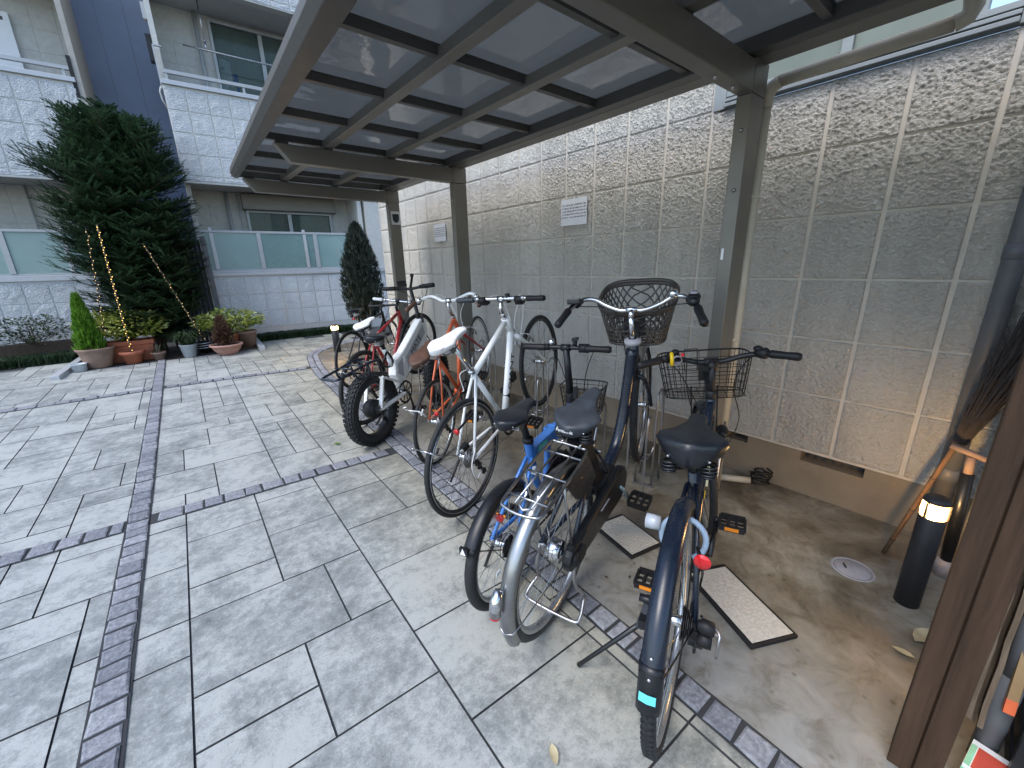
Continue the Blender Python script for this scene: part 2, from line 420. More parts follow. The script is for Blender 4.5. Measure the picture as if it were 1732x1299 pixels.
def frame_mtx(o, x, y):
    """matrix whose local x / y axes are the given directions"""
    x = Vector(x).normalized(); y = Vector(y); y = (y - x * y.dot(x)).normalized(); z = x.cross(y)
    m = Matrix((x, y, z)).transposed().to_4x4(); m.translation = Vector(o); return m
def bez(p0, p1, p2, p3, n=10):
    p0, p1, p2, p3 = map(Vector, (p0, p1, p2, p3)); out = []
    for i in range(n + 1):
        t = i / n; out.append(p0 * (1 - t) ** 3 + p1 * 3 * t * (1 - t) ** 2 + p2 * 3 * t * t * (1 - t) + p3 * t ** 3)
    return out
def smooth_pts(P, k=4):
    """Catmull-Rom through points"""
    P = [Vector(p) for p in P]; Q = [P[0] * 2 - P[1]] + P + [P[-1] * 2 - P[-2]]; out = []
    for i in range(1, len(Q) - 2):
        for j in range(k):
            t = j / k; a, b, c, d = Q[i - 1:i + 3]
            out.append(.5 * ((2 * b) + (c - a) * t + (2 * a - 5 * b + 4 * c - d) * t * t + (3 * b - a - 3 * c + d) * t ** 3))
    out.append(P[-1]); return out
def gz(y):
    """the court rises very slightly towards the far building"""
    return 0. if y < 3.6 else .0185 * (min(y, 9.2) - 3.6)
# ------------------------------------------------------------------ ground
def struct(o): o['kind'] = 'structure'; return o
g = MB()
ys = [-60, -20, -6, 0, 3.6, 5, 6.5, 8, 9.2, 12, 20, 60]; xs = [-60, -20, -8, -4, 0, 4, 8, 20, 60]
g.add([(x, y, gz(y) - .008) for y in ys for x in xs],
      [(j * 9 + i, j * 9 + i + 1, j * 9 + i + 10, j * 9 + i + 9) for j in range(len(ys) - 1) for i in range(8)])
struct(g.build('ground', M['joint']))

EX = Vector((1, -.055, 0)); EY = Vector((.0225, 1, 0))          # directions of the slab courses
def pv(a, b, h=0.):
    p = EX * a + EY * b; return (p.x, p.y, gz(p.y) + h)
CW, CH = .1755, .2115
def paving():
    mb = MB(); mb.att = []; jb = MB()
    rnd = random.Random(11)
    na0, na1, nb0, nb1 = -44, 14, -12, 46
    used = set()
    pats = [(2, 2), (2, 2), (2, 2), (3, 2), (2, 3), (2, 1), (2, 1), (1, 2), (3, 1), (1, 1), (2, 2), (3, 2)]
    for j in range(nb0, nb1):
        for i in range(na0, na1):
            if (i, j) in used: continue
            opts = pats[:]; rnd.shuffle(opts)
            for w, h in opts + [(1, 1)]:
                cells = [(i + a, j + b) for a in range(w) for b in range(h)]
                if any(c in used for c in cells): continue
                break
            used.update(cells)
            a0, b0, a1, b1 = i * CW - .064, j * CH + .013, (i + w) * CW - .064, (j + h) * CH + .013
            gp = .0024; ch = .0013; v = rnd.random(); t = rnd.uniform(-.0012, .0012)
            if b1 > 8.9: continue
            lo = [pv(a0 + gp, b0 + gp, -.014), pv(a1 - gp, b0 + gp, -.014), pv(a1 - gp, b1 - gp, -.014), pv(a0 + gp, b1 - gp, -.014)]
            n = [(a0 + gp, b0 + gp), (a1 - gp, b0 + gp), (a1 - gp, b1 - gp), (a0 + gp, b1 - gp)]
            md = [pv(a, b, -.004 + t) for a, b in n]
            q = [(a0 + gp + ch, b0 + gp + ch), (a1 - gp - ch, b0 + gp + ch), (a1 - gp - ch, b1 - gp - ch), (a0 + gp + ch, b1 - gp - ch)]
            tp = [pv(a, b, t) for a, b in q]
            fs = [(0, 1, 2, 3)]
            mb.add(tp, fs, False, v); fs = []
            for k in range(4):
                l = (k + 1) % 4; fs += [(k, l, l + 4, k + 4), (k + 4, l + 4, l + 8, k + 8)]
            jb.add(lo + md + tp, fs, False)
    struct(jb.build('paving_joint', M['joint']))
    return struct(mb.build('paving', M['paving']))
paving()

def cobbles(name, path, width, pitch, rows=1, z=.004, seed=3):
    """a band of split granite setts along a path, bedded in dark mortar"""
    rnd = random.Random(seed); mb = MB(); mb.att = []; bed = MB()
    P = [Vector((x, y, 0)) for x, y in path]
    L = [0]
    for i in range(1, len(P)): L.append(L[-1] + (P[i] - P[i - 1]).length)
    def at(s):
        for i in range(1, len(P)):
            if s <= L[i] or i == len(P) - 1:
                d = (P[i] - P[i - 1]); t = (s - L[i - 1]) / d.length; return P[i - 1] + d * t, d.normalized()
    N = max(2, int(L[-1] / .15)); fr = [at(L[-1] * i / N) for i in range(N + 1)]
    for i in range(N):
        (p, d), (q, e) = fr[i], fr[i + 1]; n = Vector((-d.y, d.x, 0)); m = Vector((-e.y, e.x, 0)); w = width / 2 + .003
        f = lambda v: (v.x, v.y, gz(v.y) + z)
        bed.quad(f(p - n * w), f(q - m * w), f(q + m * w), f(p + n * w))
    rw = width / rows
    for r in range(rows):
        s = rnd.uniform(0, pitch * .4)
        while s < L[-1] - pitch * .5:
            l = pitch * rnd.uniform(.82, 1.18); s1 = min(s + l, L[-1])
            g_ = .006
            c = []
            for ss, oo in ((s + g_, -rw / 2 + g_), (s1 - g_, -rw / 2 + g_), (s1 - g_, rw / 2 - g_), (s + g_, rw / 2 - g_)):
                p, d = at(ss); n = Vector((-d.y, d.x, 0)); off = (r - (rows - 1) / 2) * rw
                c.append(p + n * (oo + off + rnd.uniform(-.004, .004)) + d * rnd.uniform(-.004, .004))
            cen = sum(c, Vector()) / 4; h = .0075 + rnd.uniform(-.003, .003)
            lo = [(v.x, v.y, gz(v.y) + z - .003) for v in c]
            mi = [(v.x, v.y, gz(v.y) + z + h * .45) for v in c]
            tp = [((v + (cen - v) * .16).x, (v + (cen - v) * .16).y, gz(v.y) + z + h + rnd.uniform(-.002, .002)) for v in c]
            fs = [(8, 9, 10, 11)]
            for k in range(4):
                m_ = (k + 1) % 4; fs += [(k, m_, m_ + 4, k + 4), (k + 4, m_ + 4, m_ + 8, k + 8)]
            mb.add(lo + mi + tp, fs, False, rnd.random()); s = s1
    o = struct(mb.build(name, M['cobble'])); struct(bed.build(name + '_mortar', M['mortar'])); return o
EDGE = [(1.05, -1.5), (1.075, 0.0), (1.095, .5), (1.185, 2.53), (1.27, 4.175), (1.335, 4.97), (1.36, 5.68), (1.44, 6.3), (1.56, 6.93), (1.70, 7.2), (1.88, 7.42), (2.1, 7.58), (2.5, 7.72), (3.2, 7.8)]
cobbles('cobble_strip', [(-.515 + .0235 * y + .052, y) for y in (-1.2, 1, 3, 5, 7, 8.3)], .104, .098, 1, .005, 3)
cobbles('cobble_strip', [(-7.5, 3.40), (-3, 3.15), (-.45, 2.982)], .125, .125, 1, .005, 5)
cobbles('cobble_strip', [(-.342, 2.975), (.3, 2.94), (1.14, 2.885)], .118, .112, 1, .005, 6)
cobbles('cobble_strip', [(-6, 6.75), (-2, 6.42), (-.37, 6.36)], .115, .125, 1, .005, 8)
cobbles('cobble_strip', [(-.26, 6.36), (.6, 6.27), (1.36, 6.16)], .115, .125, 1, .005, 9)
cobbles('kerb_cobbles', [(x - .005, y) for x, y in EDGE if y < 1.7] + [(1.15, 1.7)], .098, .105, 1, .0065, 12)
cobbles('kerb_cobbles', [(1.17, 1.72)] + [(x + .02, y) for x, y in EDGE if y > 1.75], .17, .10, 2, .0065, 13)

# concrete floor of the bay
cb = MB()
E2 = [(x + .03, y) for x, y in EDGE]
rows_ = []
for i in range(len(E2) - 1):
    for k in range(4):
        t = k / 4; rows_.append((E2[i][0] * (1 - t) + E2[i + 1][0] * t, E2[i][1] * (1 - t) + E2[i + 1][1] * t))
rows_.append(E2[-1])
vs = []
for x, y in rows_:
    x1 = 2.79 if y < 6.4 else 3.6
    for k in range(7): vs.append((x + (x1 - x) * k / 6, y, gz(y) + .0055 + .006 * (k / 6)))
cb.add(vs, [(j * 7 + i, j * 7 + i + 1, j * 7 + i + 8, j * 7 + i + 7) for j in range(len(rows_) - 1) for i in range(6)])
struct(cb.build('bay_floor', M['concrete']))

# ------------------------------------------------------------------ the beige building on the right
WX = 2.725
bld = thing('apartment_building', 'beige building with rough tiled wall along the back of the bicycle shelter', 'building', (WX, 2.5, 0))
def L_(x, y, z): return (x - WX, y - 2.5, z)
def siding():
    mb = MB(); nz = noise
    Y0, TW, Z0, TH = .187, .2972, .321, .32
    for k in range(-6, 22):
        y0, y1 = Y0 + TW * k, Y0 + TW * (k + 1)
        if y0 > 6.42: continue
        near = y0 < 2.6
        for r in range(-0, 9):
            z0, z1 = Z0 + TH * r, Z0 + TH * (r + 1)
            if r == 0: z0 = .302
            if r >= 6 and y1 < 1.40: continue
            if r == 5 and y1 < 1.40: z1 = min(z1, 2.228)
            gy, gzz = .0095, .0055
            st = .0056 if near else .0105 if y0 < 4.5 else .018
            if r > 6: st = .05
            ny = max(3, int((y1 - y0 - 2 * gy) / st)); nzz = max(3, int((z1 - z0 - 2 * gzz) / st))
            yy = [y0 + gy, y0 + gy + .0015] + [y0 + gy + .0015 + (y1 - y0 - 2 * gy - .003) * i / ny for i in range(1, ny + 1)] + [y1 - gy]
            zz = [z0 + gzz, z0 + gzz + .0015] + [z0 + gzz + .0015 + (z1 - z0 - 2 * gzz - .003) * i / nzz for i in range(1, nzz + 1)] + [z1 - gzz]
            vs = []; W = len(yy)
            for j, z in enumerate(zz):
                for i, y in enumerate(yy):
                    if i in (0, W - 1) or j in (0, len(zz) - 1): d = -.007
                    else:
                        a = nz.noise((y * 66, z * 104, k * .37)); b = nz.noise((y * 15 + 7, z * 21, r * .7)); c = nz.noise((y * 104, z * 150, 3))
                        a = (abs(a) * 1.5 - .35) * .45 + a * .55; d = .004 + .0118 * a + .0025 * b + .0080 * c
                        if near: d += .0012 * abs(a)
                    vs.append(L_(WX - d, y, z))
            mb.add(vs, [(j * W + i, (j + 1) * W + i, (j + 1) * W + i + 1, j * W + i + 1) for j in range(len(zz) - 1) for i in range(W - 1)], True)
    o = mb.build('siding', M['wall'], bld)
siding()
b = MB(); b.span(L_(WX + .004, -1.8, .29), L_(WX + .2, 1.34, 2.23)); b.span(L_(WX + .004, 1.34, .29), L_(WX + .2, 6.45, 3.2)); b.build('siding_joint', M['wall_joint'], bld)
b = MB()
for y0, y1, z0, z1 in ((-1.8, .33, -.1, .297), (.63, .929, -.1, .297), (1.066, 6.44, -.1, .297), (.33, .63, -.1, .222), (.929, 1.066, -.1, .232), (.33, .63, .283, .297), (.929, 1.066, .281, .297)):
    b.span(L_(WX + .022, y0, z0), L_(WX + .19, y1, z1))
b.span(L_(WX + .012, -1.8, .2975), L_(WX + .1, 6.44, .3035))
b.build('plinth', M['plinth'], bld)
for y0, y1, z0, z1 in ((.33, .63, .222, .283), (.929, 1.066, .232, .281)):
    v = MB(); v.span(L_(WX + .12, y0, z0), L_(WX + .15, y1, z1)); o = v.build('vent', M['room'], bld)
    n = 7
    for i in range(n): v = MB(); v.span(L_(WX + .10, y0 + (y1 - y0) * (i + .5) / n - .002, z0), L_(WX + .115, y0 + (y1 - y0) * (i + .5) / n + .002, z1)); v.build('grille_bar', M['bronze_dark'], o)
b = MB(); b.span(L_(WX + .0, -1.8, 3.2), L_(WX + .2, 6.45, 6.4)); b.build('upper_wall', M['wall'], bld)
# window strip above the panels
w = MB()
w.span(L_(WX - .014, 1.302, 2.236), L_(WX + .1, 1.372, 3.2)); w.span(L_(WX - .014, -.35, 2.236), L_(WX + .1, .203, 3.2))
w.span(L_(WX - .040, .2035, 2.238), L_(WX + .03, 1.3015, 2.256)); w.span(L_(WX - .024, .2035, 2.268), L_(WX + .05, 1.3015, 2.284))
w.span(L_(WX - .012, .2035, 2.293), L_(WX + .05, 1.3015, 2.318))
w.span(L_(WX - .010, .73, 2.3185), L_(WX + .05, .775, 3.12)); w.span(L_(WX - .006, .30, 2.3185), L_(WX + .05, .335, 3.12)); w.span(L_(WX - .008, 1.25, 2.3185), L_(WX + .05, 1.3015, 3.12))
win = w.build('window', M['sash'], bld, bevel=.002)
w = MB(); w.span(L_(WX - .008, .21, 2.2565), L_(WX + .04, 1.295, 2.2675)); w.build('window_track', M['room'], win)
w = MB(); w.span(L_(WX - .004, .21, 2.2845), L_(WX + .04, 1.295, 2.2925)); w.build('window_track', M['room'], win)
for y0, y1, q in ((.336, .729, .012), (.776, 1.249, .018)): w = MB(); w.span(L_(WX + q, y0, 2.319), L_(WX + q + .008, y1, 3.12)); w.build('pane', M['glass_pale'], win)
w = MB(); w.span(L_(WX - .012, 1.3015, 3.1205), L_(WX + .05, .2035, 3.2)); w.build('window_head', M['sash'], win)

# ------------------------------------------------------------------ bicycle shelter roof
PX = 2.24
cp = thing('bicycle_shelter', 'bronze cantilever shelter with smoked panels over the parked bicycles', 'shelter', (PX, 2.5, 0))
def S_(x, y, z): return (x - PX, y - 2.5, z)
for y0, y1 in ((.957, 1.026), (3.53, 3.60), (5.0, 5.075)):
    p = MB(); p.span(S_(PX, y0, gz(y0) - .02), S_(PX + .142, y1, 2.128)); o = p.build('post', M['bronze'], cp, bevel=.004)
    p = MB(); p.span(S_(PX - .001, y0 - .002, 2.13), S_(PX + .144, y1 + .002, 2.265)); p.build('post_cap', M['bronze'], o, bevel=.003)
    p = MB(); p.prism([(.875 - PX, 2.137), (PX - .004 - PX, 2.132), (-.004, 2.252), (.78 - PX, 2.254)], y0 - 2.5 - .003, y1 - 2.5 + .003); a = p.build('arm', M['bronze'], cp, bevel=.004)
    p = MB(); p.span(S_(.80, y0 + .012, 2.2555), S_(.88, y1 - .012, 2.275))
    for px in (1.155, 1.66): p.span(S_(px - .028, y0 + .008, 2.2555), S_(px + .028, y1 - .008, 2.2655))
    p.build('bracket', M['bronze_dark'], a)
    p = MB()
    for i, (dx, dz) in enumerate(((1.95, 2.136), (2.12, 2.134))):
        p.lathe([(.0, -.012), (.008, -.012), (.010, 0.), (.006, .006)], S_(dx, (y0 + y1) / 2, dz), 'z', 8)
    for z in (1.98, 1.72):
        p.lathe([(.0, -.010), (.007, -.009), (.010, 0.), (.006, .004)], S_(PX - .0, y0 + .03, z), 'x', 8)
    p.build('bolt', M['steel'], a)
YA, YB = -1.55, 5.095
f = MB(); rg = []
for y in (YA, 1.7, YB):          # the front edge runs slightly askew to the wall
    q = .036 * (y - 1.7); k = .020 * (y - 1.7)
    rg.append([S_(x, y, z) for x, z in ((.600 + q, 2.262), (.692 + k, 2.262), (.696 + k, 2.35), (.580 + q, 2.35), (.574 + q, 2.30))])
f.loft(rg, True, False); f.build('fascia', M['bronze_dark'], cp, bevel=.003)
f = MB(); f.span(S_(2.19, YA, 2.268), S_(2.262, YB, 2.34)); f.build('rear_beam', M['bronze_dark'], cp, bevel=.003)
f = MB(); f.prism([(2.268 - PX, 2.268), (2.35 - PX, 2.256), (2.362 - PX, 2.33), (2.268 - PX, 2.33)], YA - 2.5, YB - 2.5); f.build('rear_gutter', M['bronze'], cp, bevel=.003)
for px in (1.155, 1.66):
    f = MB(); f.span(S_(px - .033, YA, 2.266), S_(px + .033, YB, 2.318)); f.build('purlin', M['bronze'], cp, bevel=.003)
RY = [-1.07, -.485, .10, .685, 1.268, 1.85, 2.435, 3.02, 3.605, 4.19, 4.775]
for y in RY:
    f = MB(); f.span(S_(.701, y - .017, 2.284), S_(2.189, y + .017, 2.3185)); 
    f.span(S_(.701, y - .0215, 2.3187), S_(2.189, y + .0215, 2.327)); f.build('rafter', M['bronze_dark'], cp)
for y in (YA + .02, YB - .02):
    f = MB(); f.span(S_(.701, y - .02, 2.27), S_(2.189, y + .02, 2.33)); f.build('end_rail', M['bronze'], cp)
cols = [(.702, 1.155), (1.155, 1.66), (1.66, 2.19)]; ry = [YA + .02] + RY + [YB - .02]
for (xa, xb) in cols:
    for ya, yb in zip(ry[:-1], ry[1:]):
        n = 5; mb = MB(); vs = []
        for h in (.3275, .3325):
            for j in range(n + 1):
                for i in range(n + 1):
                    u, v = i / n, j / n
                    vs.append(S_(xa + (xb - xa) * u, ya + .002 + (yb - ya - .004) * v, 2 + h + .004 * math.sin(PI * u) * math.sin(PI * v)))
        W = n + 1; K = W * W
        fs = [(j * W + i, (j + 1) * W + i, (j + 1) * W + i + 1, j * W + i + 1) for j in range(n) for i in range(n)]
        fs += [tuple(a + K for a in q[::-1]) for q in fs]
        mb.add(vs, fs, True); mb.build('roof_panel', M['roof'], cp)
# sticker on the near post, plaque on the far post
s = MB(); s.span(S_(PX - .0025, 1.0, 1.395), S_(PX - .0005, 1.012, 1.45)); s.build('sticker', M['label_white'], cp)
pq = MB(); pq.span(S_(PX + .02, 4.992, 1.885), S_(PX + .132, 4.9985, 2.035)); o = pq.build('plaque', M['paper'], cp)
pq = MB(); sh = [(.036, 2.005), (.116, 2.005), (.116, 1.945), (.105, 1.92), (.076, 1.903), (.047, 1.92), (.036, 1.945)]
pq.prism(sh, 4.989 - 2.5, 4.9915 - 2.5); pq.build('emblem', M['black'], o)

# drain pipe of the shelter
dp = thing('drain_pipe', 'cream plastic drain pipe running down beside the nearest shelter post', 'drain pipe', (2.43, .967, 0))
p = MB(); p.tube([(0, 0, 0), (0, 0, 2.13)], .0265, 14); p.build('pipe', M['cream'], dp)
p = MB(); p.tube([(0, 0, 2.10), (0, 0, 2.15), (0, -.02, 2.185), (0, -.05, 2.2)], .0295, 14); p.build('elbow', M['cream'], dp)
p = MB(); p.tube([(0, -.045, 2.2), (0, -.29, 2.205), (-.0, -.62, 2.212)], .0265, 14); p.build('pipe', M['cream'], dp)
p = MB(); p.tube([(0, -.62, 2.212), (0, -.65, 2.22), (0, -.66, 2.25), (-.06, -.66, 2.29)], .0295, 14); p.build('elbow', M['cream'], dp)
for z in (1.70, .96):
    p = MB(); p.lathe([(.028, -.008), (.0305, -.006), (.0305, .006), (.028, .008)], (0, 0, z), 'z', 16); p.box((-.045, 0, z), (.035, .018, .018)); p.build('clip', M['cream'], dp)
# notices on the wall
def notice(y0, y1, z0, z1, label):
    t = thing('notice_sign', label, 'sign', (WX - .018, (y0 + y1) / 2, (z0 + z1) / 2), (0, 0, 0), 'notices on the tiled wall')
    w, h = y1 - y0, z1 - z0
    b = MB(); b.box((0, 0, 0), (.004, w, h)); b.build('plate', M['paper'], t)
    rnd = random.Random(int(y0 * 100)); b = MB()
    rowsz = [.27, .155, .04, -.075, -.19]
    for ri, rz in enumerate(rowsz):
        y = w * .47; ch = w * (.050 if ri != 2 else .062)
        while y > -w * .46:
            if rnd.random() < .93:
                for q in range(rnd.choice((2, 3, 3))):         # strokes of one small printed character
                    if rnd.random() < .5: b.box((-.0026, y - ch * rnd.uniform(.35, .65), rz * h + rnd.uniform(-.02, .02) * h), (.0008, ch * rnd.uniform(.5, .8), h * .014))
                    else: b.box((-.0026, y - ch * rnd.uniform(.2, .8), rz * h), (.0008, ch * .17, h * rnd.uniform(.045, .07)))
            y -= ch
    b.build('lettering', M['ink'], t)
notice(2.317, 2.598, 1.694, 1.898, 'white notice plate with rows of dark lettering between the near and middle shelter posts')
notice(4.50, 4.77, 1.68, 1.878, 'white notice plate with faint lettering between the middle and far shelter posts')

# grey rainwater pipe on the wall by the brooms
rp = thing('rainwater_pipe', 'thick slate grey rainwater pipe on the wall behind the broom', 'pipe', (2.655, .032, 0))
p = MB(); p.tube([(0, 0, 0), (0, 0, 3.2)], .036, 18); o = p.build('pipe', M['slatepipe'], rp)
for z in (.41, 1.40): p = MB(); p.lathe([(.0365, -.03), (.0395, -.028), (.0395, .028), (.0365, .03)], (0, 0, z), 'z', 18); p.build('joint_collar', M['slatepipe'], o)

# ------------------------------------------------------------------ things in the corner by the timber post
wp = thing('timber_post', 'dark brown double timber post at the near right corner', 'post', (1.33, -.085, 0))
for y0, y1 in ((.003, .049), (-.05, -.001)):
    p = MB(); p.span((0, y0, -.3), (.10, y1, 2.2)); p.build('board', M['wood'], wp, bevel=.003)
p = MB(); p.span((.012, -.04, -.3), (.09, .04, 2.2)); p.build('core', M['wood'], wp)

def bollard(loc, h, r, label, mat, power):
    t = thing('bollard_lamp', label, 'lamp', loc, (0, 0, 0), 'lit bollard lamps')
    p = MB(); p.lathe([(0, 0), (r, 0), (r, h - .082), (r * .97, h - .08), (r * .9, h - .08), (0, h - .08)], n=28); p.build('column', M['lampblack'], t)
    p = MB(); p.lathe([(0, h - .0795), (r * .93, h - .0795), (r * .97, h - .06), (r * .95, h - .026), (r * .9, h - .0185), (0, h - .0185)], n=28); gl = p.build('lens', mat, t)
    for k in range(3):
        p = MB(); a = 2 * PI * k / 3 + 2.62; p.box((math.cos(a) * r * .97, math.sin(a) * r * .97, h - .05), (.008, .008, .064), Matrix.Rotation(a, 3, 'Z'))
        p.build('rib', M['lampblack'], gl)
    p = MB(); p.lathe([(0, h + .004), (r * .85, h + .002), (r * 1.0, h - .006), (r * 1.0, h - .016), (r * .97, h - .018), (0, h - .018)], n=28); p.build('cap', M['lampblack'], t)
    li = bpy.data.lights.new('bollard_light', 'POINT'); li.energy = power; li.color = (1, .73, .44); li.shadow_soft_size = r * .5
    lo = bpy.data.objects.new('bollard_light', li); COL.objects.link(lo); lo.parent = t; lo.location = (0, 0, h - .05)
    return t
bollard((2.122, .030, .006), .495, .0405, 'black round bollard lamp, lit, beside the timber post', M['lampglow'], 10.0)
bollard((1.98, 6.95, gz(6.95)), .45, .055, 'lit bollard lamp at the far curved end of the bicycle bay', M['lampglow_far'], 10.0)

t = thing('broom', 'dark twig broom standing upside down against the wall beside the grey pipe', 'broom', (2.43, .155, .01))
A, B_ = Vector((0, 0, 0)), Vector((.10, -.145, .70))
p = MB(); p.tube([A, A.lerp(B_, .33), A.lerp(B_, .66), B_], [.0085, .0095, .010, .0115], 8); hd = p.build('handle', M['bamboo'], t)
p = MB()
for k in (.12, .36, .6, .85): q = A.lerp(B_, k); p.lathe([(.010, -.004), (.0125, 0), (.010, .004)], q, 'z', 8)
p.build('bamboo_node', M['bark'], hd)
rnd = random.Random(4); p = MB(); dr = Vector((.03, -.135, .60))
for i in range(420):
    a = rnd.uniform(0, 2 * PI); rr = math.sqrt(rnd.random()); o = Vector((math.cos(a), math.sin(a), 0)) * rr * .022
    s0 = B_.lerp(A, rnd.uniform(0, .12)) + o + Vector((0, 0, -.03)); sp = Vector((math.cos(a), math.sin(a) * .6, 0)) * rr * rnd.uniform(.04, .10)
    L = rnd.uniform(.55, 1.15); m = s0 + dr * L * .5 + sp * .6 + Vector((rnd.uniform(-.01, .01), rnd.uniform(-.01, .01), 0)); e = s0 + dr * L + sp + Vector((rnd.uniform(-.025, .025), rnd.uniform(-.025, .025), 0))
    p.tube([s0, m, e], [.0036, .003, .0018], 3, caps=False)
    if rnd.random() < .6: p.tube([m, m + (e - m) * .6 + Vector((rnd.uniform(-.03, .03), rnd.uniform(-.03, .03), .01))], [.0016, .001], 3, caps=False)
p.build('twigs', M['twig'], t)
p = MB(); p.tube([B_ + Vector((0, 0, z)) + Vector((math.cos(a), math.sin(a), 0)) * .026 for z, a in [(.02 + i * .0012, i * .7) for i in range(40)]], .0016, 4); p.build('binding', M['blackm'], t)

t = thing('scoop_pole', 'black pole with pale T handle standing behind the bollard lamp', 'pole', (2.442, -.045, .006))
p = MB(); p.lathe([(.0, 0), (.03, 0), (.034, .05), (.03, .085), (0, .085)], n=16); p.build('foot', M['lid'], t)
p = MB(); p.tube([(0, 0, .08), (.012, .02, .50)], .022, 14); p.build('shaft', M['black'], t)
p = MB(); p.tube([(.012, .02, .50), (.013, .022, .575)], .015, 12); p.tube([(.013, -.03, .575), (.013, .09, .606)], .0135, 12); p.build('handle', M['claybrown'], t)

t = thing('cardboard_sheets', 'bundle of folded corrugated cardboard leaning behind the timber post', 'cardboard', (1.50, -.16, 0))
for i, (y, x0, z0, z1, lean) in enumerate(((.003, 0, .145, .78, .02), (-.022, .01, .125, .70, .022), (-.047, .03, .07, .50, .018), (-.062, .035, .05, .62, .02), (-.012, .05, .10, .82, .02))):
    p = MB(); 
    vs = []; 
    for z in [z0 + (z1 - z0) * k / 8 for k in range(9)]:
        w = .0015 * math.sin(z * 31 + i); 
        for dx, dy in ((0, -.0055), (0, .0055), (.24, .0055), (.24, -.0055)): vs.append((x0 + dx + (z - z0) * .05, y + dy + w + lean * (z - z0), z))
    p.loft([vs[k * 4:k * 4 + 4] for k in range(9)], True, False); p.build('sheet', M['card'], t)
t = thing('printed_carton', 'small carton with red and green print and a white letter at the bottom right corner', 'carton', (1.40, -.186, -.018), (0, 0, R(-8)))
p = MB(); p.span((0, -.075, -.02), (.11, .02, .098)); bx = p.build('box', M['label_white'], t, bevel=.001)
p = MB(); p.span((-.0012, -.058, .0), (.0005, .006, .092)); p.span((.004, -.058, .0975), (.09, .006, .0988)); p.build('red_panel', M['redprint'], bx)
p = MB(); p.span((-.0012, .008, .0), (.0005, .0205, .088)); p.span((.004, .008, .0975), (.09, .019, .0988)); p.build('green_panel', plain('green_print', (.25, .55, .36), .5), bx)
text_part('letter', 'A', .07, M['label_white'], bx, frame_mtx((-.0016, -.026, .052), (0, -1, 0), (0, 0, 1)), .0006)
t = thing('wooden_slat', 'short orange ended wooden slat among the cardboard', 'slat', (1.49, -.212, .0), (0, 0, 0))
p = MB(); p.bar((0, 0, .235), (.06, .012, .62), .02, .012); p.build('slat', plain('pale_pine', (.26, .17, .08), .6), t); p = MB(); p.bar((-.0004, 0, .2345), (.006, .0012, .275), .0206, .0126); p.build('painted_end', M['orange'], t)
t = thing('crate', 'dark plastic crate in shade behind the cardboard', 'crate', (1.62, -.42, 0))
p = MB()
for z in (.01, .1, .2, .3): p.span((-.16, -.17, z), (-.15, .17, z + .05)); p.span((-.16, .16, z), (.2, .17, z + .05)); p.span((-.16, -.17, z), (.2, -.16, z + .05)); p.span((.19, -.17, z), (.2, .17, z + .05))
for x in (-.155, .195):
    for y in (-.165, .165): p.span((x - .012, y - .012, 0), (x + .012, y + .012, .36))
p.span((-.15, -.16, .004), (.19, .16, .012)); p.build('body', M['black'], t)
t = thing('dark_backing', 'dark timber boards added to darken the corner behind the cardboard at the right edge', 'backing', (1.95, -.62, 0))  # added dark boards standing in for the shade behind the post
p = MB()
for k in range(9): p.span((0, -.9 + k * .145, -.02), (.02, -.9 + k * .145 + .141, 2.2))
p.build('backing_boards', M['wood'], t)
p = MB(); p.span((-.75, -.25, 2.2), (.06, .42, 2.24)); p.build('roof', M['wood'], t)  # top board of the same added backing
t = thing('metal_can', 'grey metal can among the cardboard', 'can', (1.535, -.205, 0))
p = MB(); p.lathe([(0, .32), (.026, .32), (.026, .50), (.022, .505), (.022, .515), (0, .515)], n=16); p.lathe([(0, 0), (.026, 0), (.026, .3195), (0, .3195)], n=16); p.build('body', M['slatepipe'], t)

# ramps, drain lid, pipe stub, cable, leaves
def ramp_mat(loc, rot, l, w, label):
    t = thing('rubber_edged_tile', label, 'floor tile', loc, (0, 0, rot), 'textured tiles on the bay floor')
    p = MB(); p.span((-l / 2, -w / 2, 0), (l / 2, w / 2, .017)); o = p.build('rubber_edge', M['blackm'], t, bevel=.005)
    p = MB(); p.span((-l / 2 + .012, -w / 2 + .014, .0172), (l / 2 - .022, w / 2 - .014, .0195)); tp = p.build('top', M['tilepave'], t, bevel=.002)
    p = MB(); nx = int(l / .02); ny = int(w / .02)
    for i in range(nx):
        for j in range(ny):
            x, y = -l / 2 + .032 + (l - .068) * i / (nx - 1), -w / 2 + .028 + (w - .056) * j / (ny - 1)
            p.box((x, y, .0203), (.011, .003, .0016), Matrix.Rotation(R(45 if (i + j) % 2 else -45), 3, 'Z'))
    p.build('tread', M['tilepave'], tp)
ramp_mat((1.585, .486, .008), R(63), .40, .21, 'pale textured tile with black rubber edge beneath the nearest black bicycle')
ramp_mat((1.612, 1.05, .008), R(78), .30, .21, 'pale textured tile with black rubber edge beside the pedal of the silver fendered bicycle')
t = thing('drain_cover', 'round grey drain lid set in the bay floor', 'drain lid', (2.19, .222, .0085))
p = MB(); p.lathe([(0, .003), (.066, .003), (.068, .001)], n=40); p.build('lid', M['lid'], t)
p = MB(); p.lathe([(.0705, .0005), (.071, .0035), (.080, .0035), (.082, 0)], n=40); p.build('rim', M['lid'], t)
p = MB(); p.box((-.0, .03, .0032), (.035, .008, .002), Matrix.Rotation(.5, 3, 'Z')); p.build('lifting_slot', M['blackm'], t)
t = thing('pipe_stub', 'short cream pipe lying along the foot of the wall', 'pipe', (2.59, .93, .03))
p = MB(); p.tube([(-.06, .09, 0), (.055, -.085, 0)], .021, 14); p.build('pipe', M['cream'], t)
